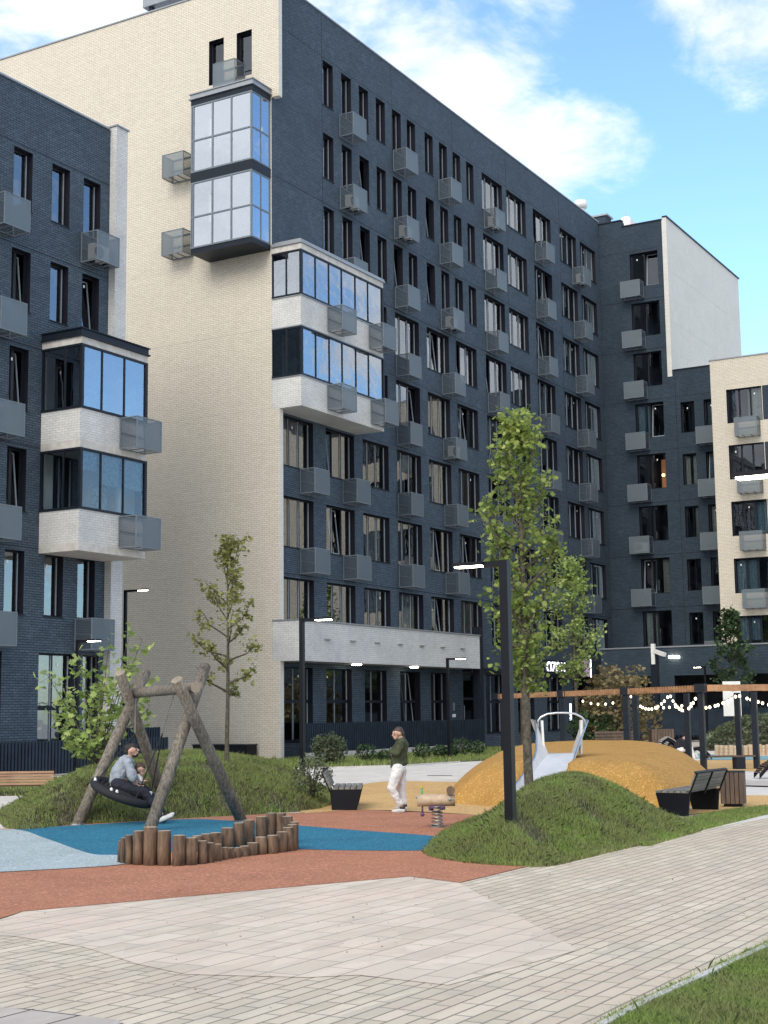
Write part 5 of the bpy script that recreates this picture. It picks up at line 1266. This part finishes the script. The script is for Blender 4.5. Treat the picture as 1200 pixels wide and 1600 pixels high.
mb = MB(); z = sp(683, 1259); mb.beam(sp(671, 1260.5), sp(694, 1260.5), .14, .05); mb.beam(sp(673, 1260), sp(674, 1266), .12, .03); mb.beam(sp(692, 1260), sp(691.5, 1265), .12, .03); mb.build('bracket', 'purple_plastic', sr)
mb = MB(); mb.tube([sp(659, 1244), sp(659.3, 1240), sp(659, 1231)], [.026, .018, .014], 10); hd = mb.build('handle', 'green_plastic', sr, True)
mb = MB(); mb.tube([sp(659, 1231), sp(658.6, 1227.6)], [.02, .026], 10); mb.build('knob', 'yellow_plastic', hd)
mb = MB(); mb.tube([sp(660, 1257), sp(660, 1270)], .015, 8); mb.ball(sp(660, 1272.5), .035); mb.build('foot_peg', 'purple_plastic', sr, True)
for c_ in ((sp(651, 1246), .02), (sp(703, 1249, -.10), .025)): mb = MB(); mb.ball(*c_); mb.build('bolt_cap', 'coping_metal', sr)

# ================================================================== slide
ta, tb = P(856, 1177, z=.90), P(901, 1177, z=.90)
slide = thing('slide', 'polished steel slide coming down the ochre mound', 'slide')
top0, top1, B0, B1 = S_T0, S_T1, S_B0, S_B1
mb = MB(); nS = 10; Lp = []; Rp = []
for i in range(nS+1):
    f = i/nS; zf = .95*(1-f)+.14*f+.03*math.sin(math.pi*f*2)
    a = top0.lerp(B0, f); b_ = top1.lerp(B1, f); a.z = b_.z = zf; Lp.append(a); Rp.append(b_)
for i in range(nS): mb.quad(Lp[i], Rp[i], Rp[i+1], Lp[i+1]); mb.quad(Lp[i]-up*.03, Lp[i+1]-up*.03, Rp[i+1]-up*.03, Rp[i]-up*.03)
# flat sitting platform at the top
bk = vh*.8; mb.quad(Lp[0]+bk, Rp[0]+bk, Rp[0], Lp[0]); mb.build('chute', 'brushed_steel', slide, True)
for nm, Pp, sgn in (('side_wall', Lp, -1), ('side_wall', Rp, 1)):
    mb = MB(); s_ = cA*sgn*.03
    prof_ = []
    pts_ = [Pp[0]+bk]+Pp; hs_ = [.72, .70]+[max(.13, .58-.42*min(1, i/2.6)) for i in range(1, nS+1)]
    tops = [p+up*h_+cA*sgn*(.36*h_) for p, h_ in zip(pts_, hs_)]
    for i in range(len(pts_)-1):
        mb.quad(pts_[i], pts_[i+1], tops[i+1], tops[i]); mb.quad(pts_[i]+s_, tops[i]+s_, tops[i+1]+s_, pts_[i+1]+s_); mb.quad(tops[i], tops[i+1], tops[i+1]+s_, tops[i]+s_)
    for j in (0, -1): mb.quad(pts_[j], tops[j], tops[j]+s_, pts_[j]+s_)
    q0_ = Pp[0]+cA*sgn*.005; mb.beam(q0_+cA*sgn*.10+up*.0, q0_+cA*sgn*.12+up*.71, .045, .20, None, vh)
    w_ = mb.build(nm, 'brushed_steel', slide)
    mb = MB(); mb.tube([t_+s_*.5 for t_ in tops], .022, 6); mb.build('rim', 'steel', w_, True)
l0 = Lp[0]+up*.66-cA*.20; r0 = Rp[0]+up*.66+cA*.20
mb = MB(); arc = [l0-up*.1, l0+up*.05, l0+up*.12+cA*.06]+[l0.lerp(r0, f)+up*(.15+.06*math.sin(math.pi*f)) for f in (.2, .4, .6, .8)]+[r0+up*.12-cA*.06, r0+up*.05, r0-up*.1]
mb.tube(arc, .022, 8); mb.build('hoop_bar', 'steel', slide, True)

# ================================================================== benches and bin
def bench(label, loc, rz, L=1.8):
    t = thing('bench', label, 'bench', loc, rz)
    for x in (0, L-.34):
        mb = MB(); v0 = [(x, .02, 0), (x, .50, 0), (x, .60, .40), (x, -.02, .40)]
        i = len(mb.v)
        A_ = [Vector(p) for p in v0]; B_ = [p+Vector((.06 if x == 0 else .0, 0, 0)) for p in A_]
        B_ = [p+Vector((.05, 0, 0)) for p in A_]
        if x: A_ = [p+Vector((.29, 0, 0)) for p in A_]; B_ = [p+Vector((.29, 0, 0)) for p in B_]
        mb.poly(A_[::-1]); mb.poly(B_)
        for k in range(4): mb.quad(A_[k], A_[(k+1) % 4], B_[(k+1) % 4], B_[k])
        mb.build('end_plate', 'black_metal', t)
    mb = MB()
    for k in range(5): mb.box(.0, L, .04+k*.115, .04+k*.115+.095, .403, .438)
    mb.build('seat', 'slat_grey', t)
    mb = MB(); M = Matrix.Translation((0, -.0, .42)) @ Matrix.Rotation(R(24), 4, 'X')
    for x0, x1 in ((0.02, L/2-.02), (L/2+.02, L-.02)):
        for k in range(5): mb.box(x0, x1, -.02, .02, .03+k*.066, .03+k*.066+.058, None, M)
    mb.build('backrest', 'slat_grey', t)
    mb = MB()
    for x in (-.02, L/2-.02, L-.02): mb.box(x, x+.04, -.045, -.021, -.06, .36, None, M)
    mb.box(-.02, L+.02, -.03, .03, .3625, .38, None, M); mb.build('back_frame', 'black_metal', t); return t
q = G(1077, 1276); bench('dark slatted bench seen from behind, at the grass edge beside the litter bin', (q[0], q[1], 0), R(0), 1.75)
q = G(517, 1267); bench('dark bench seen from its end, between the left grassy hill and the woman', (q[0]+vh.x*1.8, q[1]+vh.y*1.8, 0), YAW+math.pi, 1.8)
t = thing('bench', 'warm wooden slatted bench at the left edge by the dark fence', 'bench')
q = D(84, 1232, 36); t.location = (q.x, q.y, 0); t.rotation_euler = (0, 0, YAW+math.pi/2)
mb = MB()
for k in range(5): mb.box(0, 2.2, -.02, .02, .24+k*.068, .24+k*.068+.052)
mb.build('backrest', 'bench_wood', t)
mb = MB()
for k in range(4): mb.box(0, 2.2, -.5+k*.11, -.5+k*.11+.09, .20, .232)
mb.build('seat', 'bench_wood', t)
for x in (.3, 1.8): mb = MB(); mb.box(x, x+.06, -.48, .02, 0, .199); mb.build('leg', 'black_metal', t)
q = G(1150, 1262); t = thing('litter_bin', 'square litter bin clad in dark upright timber slats', 'litter bin', (q[0]+.2, q[1]+.1, 0), R(12))
mb = MB()
for k in range(5):
    for s_ in (-1, 1):
        a = -.205+k*.084; mb.box(a, a+.07, s_*.205, s_*.225, .07, .66); mb.box(s_*.205, s_*.225, a, a+.07, .07, .66)
mb.build('slat_cladding', 'slat_brown', t)
mb = MB(); mb.box(-.2, .2, -.2, .2, .09, .64); mb.box(-.17, .17, -.17, .17, 0, .089); mb.build('liner', 'black_metal', t)
mb = MB(); mb.box(-.23, .23, -.23, .23, .661, .68); mb.build('lid', 'dark_metal', t)

# ================================================================== pergola
pg = thing('pergola', 'long low pergola with timber louvres on black posts', 'pergola')
PC = Vector((*G(1100, 1203), 0)); zt = 2.62
PL = D(778, 1100, 62); PL.z = 0; PR = D(1290, 1100, 46.5); PR.z = 0
dL = (PL-PC); LL = dL.length; dL.normalize(); dR = (PR-PC); LRr = dR.length; dR.normalize()
def on_line(px):   # where the left wing passes behind a pixel column
    best = min(np.linspace(0, 1, 400), key=lambda f: abs(((lambda v: 600+F_PX*v.dot(cA)/v.dot(vF))(PC.lerp(PL, f)+Vector((0, 0, 1.5-CAM_H))))-px)); return PC.lerp(PL, best)
posts = [PC, on_line(979), on_line(880), on_line(787), PC+dR*LRr*.42, PC+dR*LRr*.42+vh*2.2, on_line(979)+vh*3.4+cA*.9, PC+vh*2.2+dR*0]
for i, p in enumerate(posts):
    mb = MB(); w_ = .17 if i in (0, 4, 5, 7) else .2; mb.box(p.x-w_/2, p.x+w_/2, p.y-w_/2, p.y+w_/2, -.05, zt-.24); mb.build('post', 'dark_metal', pg)
mb = MB(); nL = 95
for i in range(nL):
    f = i/(nL-1); p = PC+dL*(.2+f*(LL-.2)); mb.beam(p+up*(zt-.22), p+up*(zt-.02), .12, .03, None, dL)
mb.build('louvre_row', 'beam_wood', pg)
mb = MB(); off = vh*.12; mb.beam(PC+off+up*(zt-.2), PL+off+up*(zt-.2), .06, .05); mb.beam(PC+off+up*(zt-.03), PL+off+up*(zt-.03), .06, .05)
for q in (PC, on_line(979), on_line(880), PL): mb.box(q.x-.16, q.x+.16, q.y-.16, q.y+.16, zt-.24, zt+.02)
mb.build('rail', 'dark_metal', pg)
mb = MB(); mb.beam(PC+dR*.2+up*(zt-.11), PR+up*(zt-.11), .09, .20); mb.build('front_beam', 'beam_wood', pg)
mb = MB()
for k in range(14): p = PC+dR*(.6+k*.55)+vh*.1; mb.beam(p+up*(zt-.12), p+vh*2.4+up*(zt-.12), .05, .14)
mb.build('rafter', 'beam_wood', pg)
mb = MB(); pe = PC+dR*LRr*.42; mb.beam(PC+up*.40+dR*.1, pe+up*.40-dR*.1, .30, .05, 'slat_brown'); mb.beam(pe-dR*.75+up*.19, pe-dR*.45+up*.19, .30, .37, 'dark_metal'); mb.build('bench_rail', None, pg)

# string lights
def string_of_lights(name, label, a, b_, sag, nb_):
    t = thing(name, label, 'string lights', a); pts = []
    for i in range(31): f = i/30; pts.append((b_-a)*f-up*sag*4*f*(1-f))
    mb = MB(); mb.tube(pts, .008, 4); mb.build('cable', 'rope', t)
    rg = random.Random(nb_)
    for i in range(nb_):
        f = (i+.5+rg.uniform(-.2, .2))/nb_; p = (b_-a)*f-up*(sag*4*f*(1-f)+.07)
        mb = MB(); mb.ball((0, 0, 0), .045, (1, 1, 1.15), 8, 6); o = mb.build('bulb', 'bulb_glow', t, True); o.location = p
    return t
string_of_lights('string_lights', 'glowing bulbs hanging in a deep loop between the two middle pergola posts', D(984, 1083, 56), D(1046, 1082, 50), .52, 13)
string_of_lights('string_lights', 'glowing bulbs looping up to the big corner post of the pergola', D(1046, 1081, 50), D(1088, 1085, 46.5), .50, 12)
string_of_lights('string_lights', 'glowing bulbs in a shallow line right of the corner post', D(1093, 1103, 46), D(1152, 1083, 47), .10, 9)
string_of_lights('string_lights', 'glowing bulbs running out at the right edge under the front beam', D(1152, 1083, 47), D(1225, 1104, 46), .02, 8)
string_of_lights('string_lights', 'sparse bulbs in front of the tan leaved bush', D(903, 1090, 60), D(980, 1088, 57), .22, 6)
string_of_lights('string_lights', 'straight back line of bulbs crossing behind the corner post', D(1020, 1103, 55), D(1084, 1096, 52), .05, 6)

# ================================================================== loungers, seated person
def wave_lounger(label, px, py, depth, flip, light, sc=1.0):
    q = D(px, py, depth); t = thing('wave_lounger', label, 'lounger', (q.x, q.y, 0), YAW-math.pi/2, 'curved slatted loungers')
    prf = [(0, .42), (.12, .72), (.35, .86), (.58, .74), (.78, .46), (1.0, .36), (1.25, .46), (1.5, .50), (1.75, .36), (1.95, .14)]
    if flip: prf = [(1.95-x, z) for x, z in prf][::-1]
    prf = [(x*sc, z*sc) for x, z in prf]
    P_ = [Vector((x, 0, z)) for x, z in prf]; mb = MB(); n_ = 34
    def at(f):
        k = f*(len(P_)-1); i = min(int(k), len(P_)-2); return P_[i].lerp(P_[i+1], k-i)
    for i in range(n_):
        c = at((i+.5)/n_); d = (at(min(1, (i+.9)/n_))-at((i+.1)/n_)).normalized(); mb.beam(c-d*.02, c+d*.02, .62, .022)
    mb.build('slats', 'deck_wood' if light else 'slat_brown', t)
    for s_ in (-.30, .30):
        mb = MB()
        for a, b_ in zip(P_, P_[1:]): mb.quad((a.x, s_, a.z-.01), (b_.x, s_, b_.z-.01), (b_.x, s_, max(0.0, b_.z-.14)), (a.x, s_, max(0.0, a.z-.14))); mb.quad((a.x, s_+.03, a.z-.01), (a.x, s_+.03, max(0.0, a.z-.14)), (b_.x, s_+.03, max(0.0, b_.z-.14)), (b_.x, s_+.03, b_.z-.01))
        mb.build('side_frame', 'black_metal', t)
    return t
wave_lounger('pale slatted curved lounger under the seated person', 1028, 1185, 55, False, True)
wave_lounger('pale slatted curved lounger left of the seated person, partly behind the ochre mound', 1000, 1183, 58, True, True, .8)
wave_lounger('dark curved lounger on the deck at the right edge', 1183, 1222, 39.5, True, False)
Pd = 54.7
def pp_(x, y, dd=0): return D(x, y, Pd+dd)
sit = thing('person', 'person in a black top and pale trousers seated on a lounger under the pergola', 'person', pp_(1065, 1185)); sl = sit.location.copy()
hf = (cA*.8-vh*.4-up*.3).normalized(); hc = pp_(1073.5, 1149)
flesh('body', rel(head_chains(hc, .105, hf, up)+[(pp_(1070, 1152), .05, pp_(1066, 1157), .07), (pp_(1065, 1158), .1, pp_(1059, 1170), .12), (pp_(1074, 1166, -.1), .03, pp_(1077, 1156, -.1), .028)]+hand_chains(pp_(1077, 1157, -.1), up+cA*.2, cA, .011, .08)+hand_chains(pp_(1078, 1166, .1), cA, up, .011, .08)+[(pp_(1060, 1171), .08, pp_(1079, 1169), .06), (pp_(1080, 1169), .05, pp_(1087, 1186), .04)], sl), 'skin', sit, .014, 1)
eyes(hc-sl, .105, hf, up, sit)
flesh('hair', rel([(hc+up*.05-hf*.03, .10, hc+up*.04+hf*.03, .08), (hc-hf*.06, .095, hc-hf*.08-up*.10, .07), (hc-hf*.09-up*.1, .06, pp_(1066, 1158), .04)], sl), 'hair_dark', sit, .014, 1)
flesh('sweater', rel([(pp_(1066, 1158, -.14), .09, pp_(1065, 1157, .14), .09), (pp_(1064, 1160), .17, pp_(1059, 1170), .18), (pp_(1067, 1158, -.18), .075, pp_(1070, 1168, -.2), .06), (pp_(1070, 1168, -.2), .06, pp_(1077, 1160, -.12), .045), (pp_(1066, 1159, .18), .07, pp_(1071, 1168, .2), .06), (pp_(1071, 1168, .2), .055, pp_(1077, 1166, .1), .045)], sl), 'sweater_black', sit, .014, 1)
flesh('trousers', rel([(pp_(1058, 1173), .14, pp_(1062, 1173), .13), (pp_(1060, 1172, -.1), .11, pp_(1079, 1169, -.12), .085), (pp_(1079, 1169, -.12), .08, pp_(1085, 1184, -.1), .06), (pp_(1060, 1172, .1), .11, pp_(1081, 1169, .12), .085), (pp_(1081, 1169, .12), .08, pp_(1089, 1183, .1), .06)], sl), 'jeans_white', sit, .014, 1)
for dd, x in ((-.1, 1086), (.1, 1090)): flesh('shoe', rel([(pp_(x, 1187, dd), .05, pp_(x+6, 1188.5, dd), .038)], sl), 'shoe_white', sit, .012, 1)
t = thing('bench', 'dark slatted bench behind the ochre mound below the tan leaved bush', 'bench', D(930, 1170, 62).xy.to_3d(), YAW-math.pi/2)
mb = MB()
for k in range(4): mb.box(0, 1.7, 0, .03, .5+k*.13, .6+k*.13)
mb.build('backrest', 'slat_brown', t)
mb = MB()
for k in range(4): mb.box(0, 1.7, -.5+k*.12, -.4+k*.12, .42, .46)
mb.build('seat', 'slat_brown', t)
for x in (.1, 1.5): mb = MB(); mb.box(x, x+.06, -.48, .0, 0, .419); mb.build('leg', 'black_metal', t)
q = D(1033, 1155, 66); t = thing('planter_box', 'slatted timber planter box beside the camera pole under the pergola', 'planter', (q.x, q.y, 0), YAW)
mb = MB()
for k in range(8): mb.box(-.45, .45, -.5+k*.125, -.39+k*.125, 0, 1.0)
mb.build('box', 'slat_brown', t)

# small fallen leaves and grit over the play surface and paving
rg = np.random.default_rng(12)
A_ = np.array(px_poly([(-60, 1600), (980, 1560), (1200, 1440), (1200, 1290), (820, 1360), (700, 1300), (480, 1275), (-60, 1300)]))
q_ = rg.uniform(A_.min(0), A_.max(0), (2600, 2)); q_ = q_[inside(q_[:, 0], q_[:, 1], A_)]
q_ = q_[rg.uniform(0, 1, len(q_)) < .25+.5*(np.sin(q_[:, 0]*1.3)*np.cos(q_[:, 1]*.9) > .2)]
o = leaves('fallen_leaves', np.column_stack([q_, np.full(len(q_), .026)]), .028, 'leaf_tan', None, 5, LEAF4, 0., 4.); o['kind'] = 'stuff'

# put every thing's origin at its own base
bpy.context.view_layer.update()
for o in [o for o in scene.objects if o.parent is None and o.type == 'EMPTY' and o.location.length < 1e-6]:
    pts = [c.matrix_world @ Vector(v) for c in o.children_recursive if c.type == 'MESH' for v in c.bound_box]
    if not pts: continue
    b_ = Vector(((min(p.x for p in pts)+max(p.x for p in pts))/2, (min(p.y for p in pts)+max(p.y for p in pts))/2, max(0, min(p.z for p in pts))))
    o.location = b_
    for c in o.children: c.location = c.location - b_
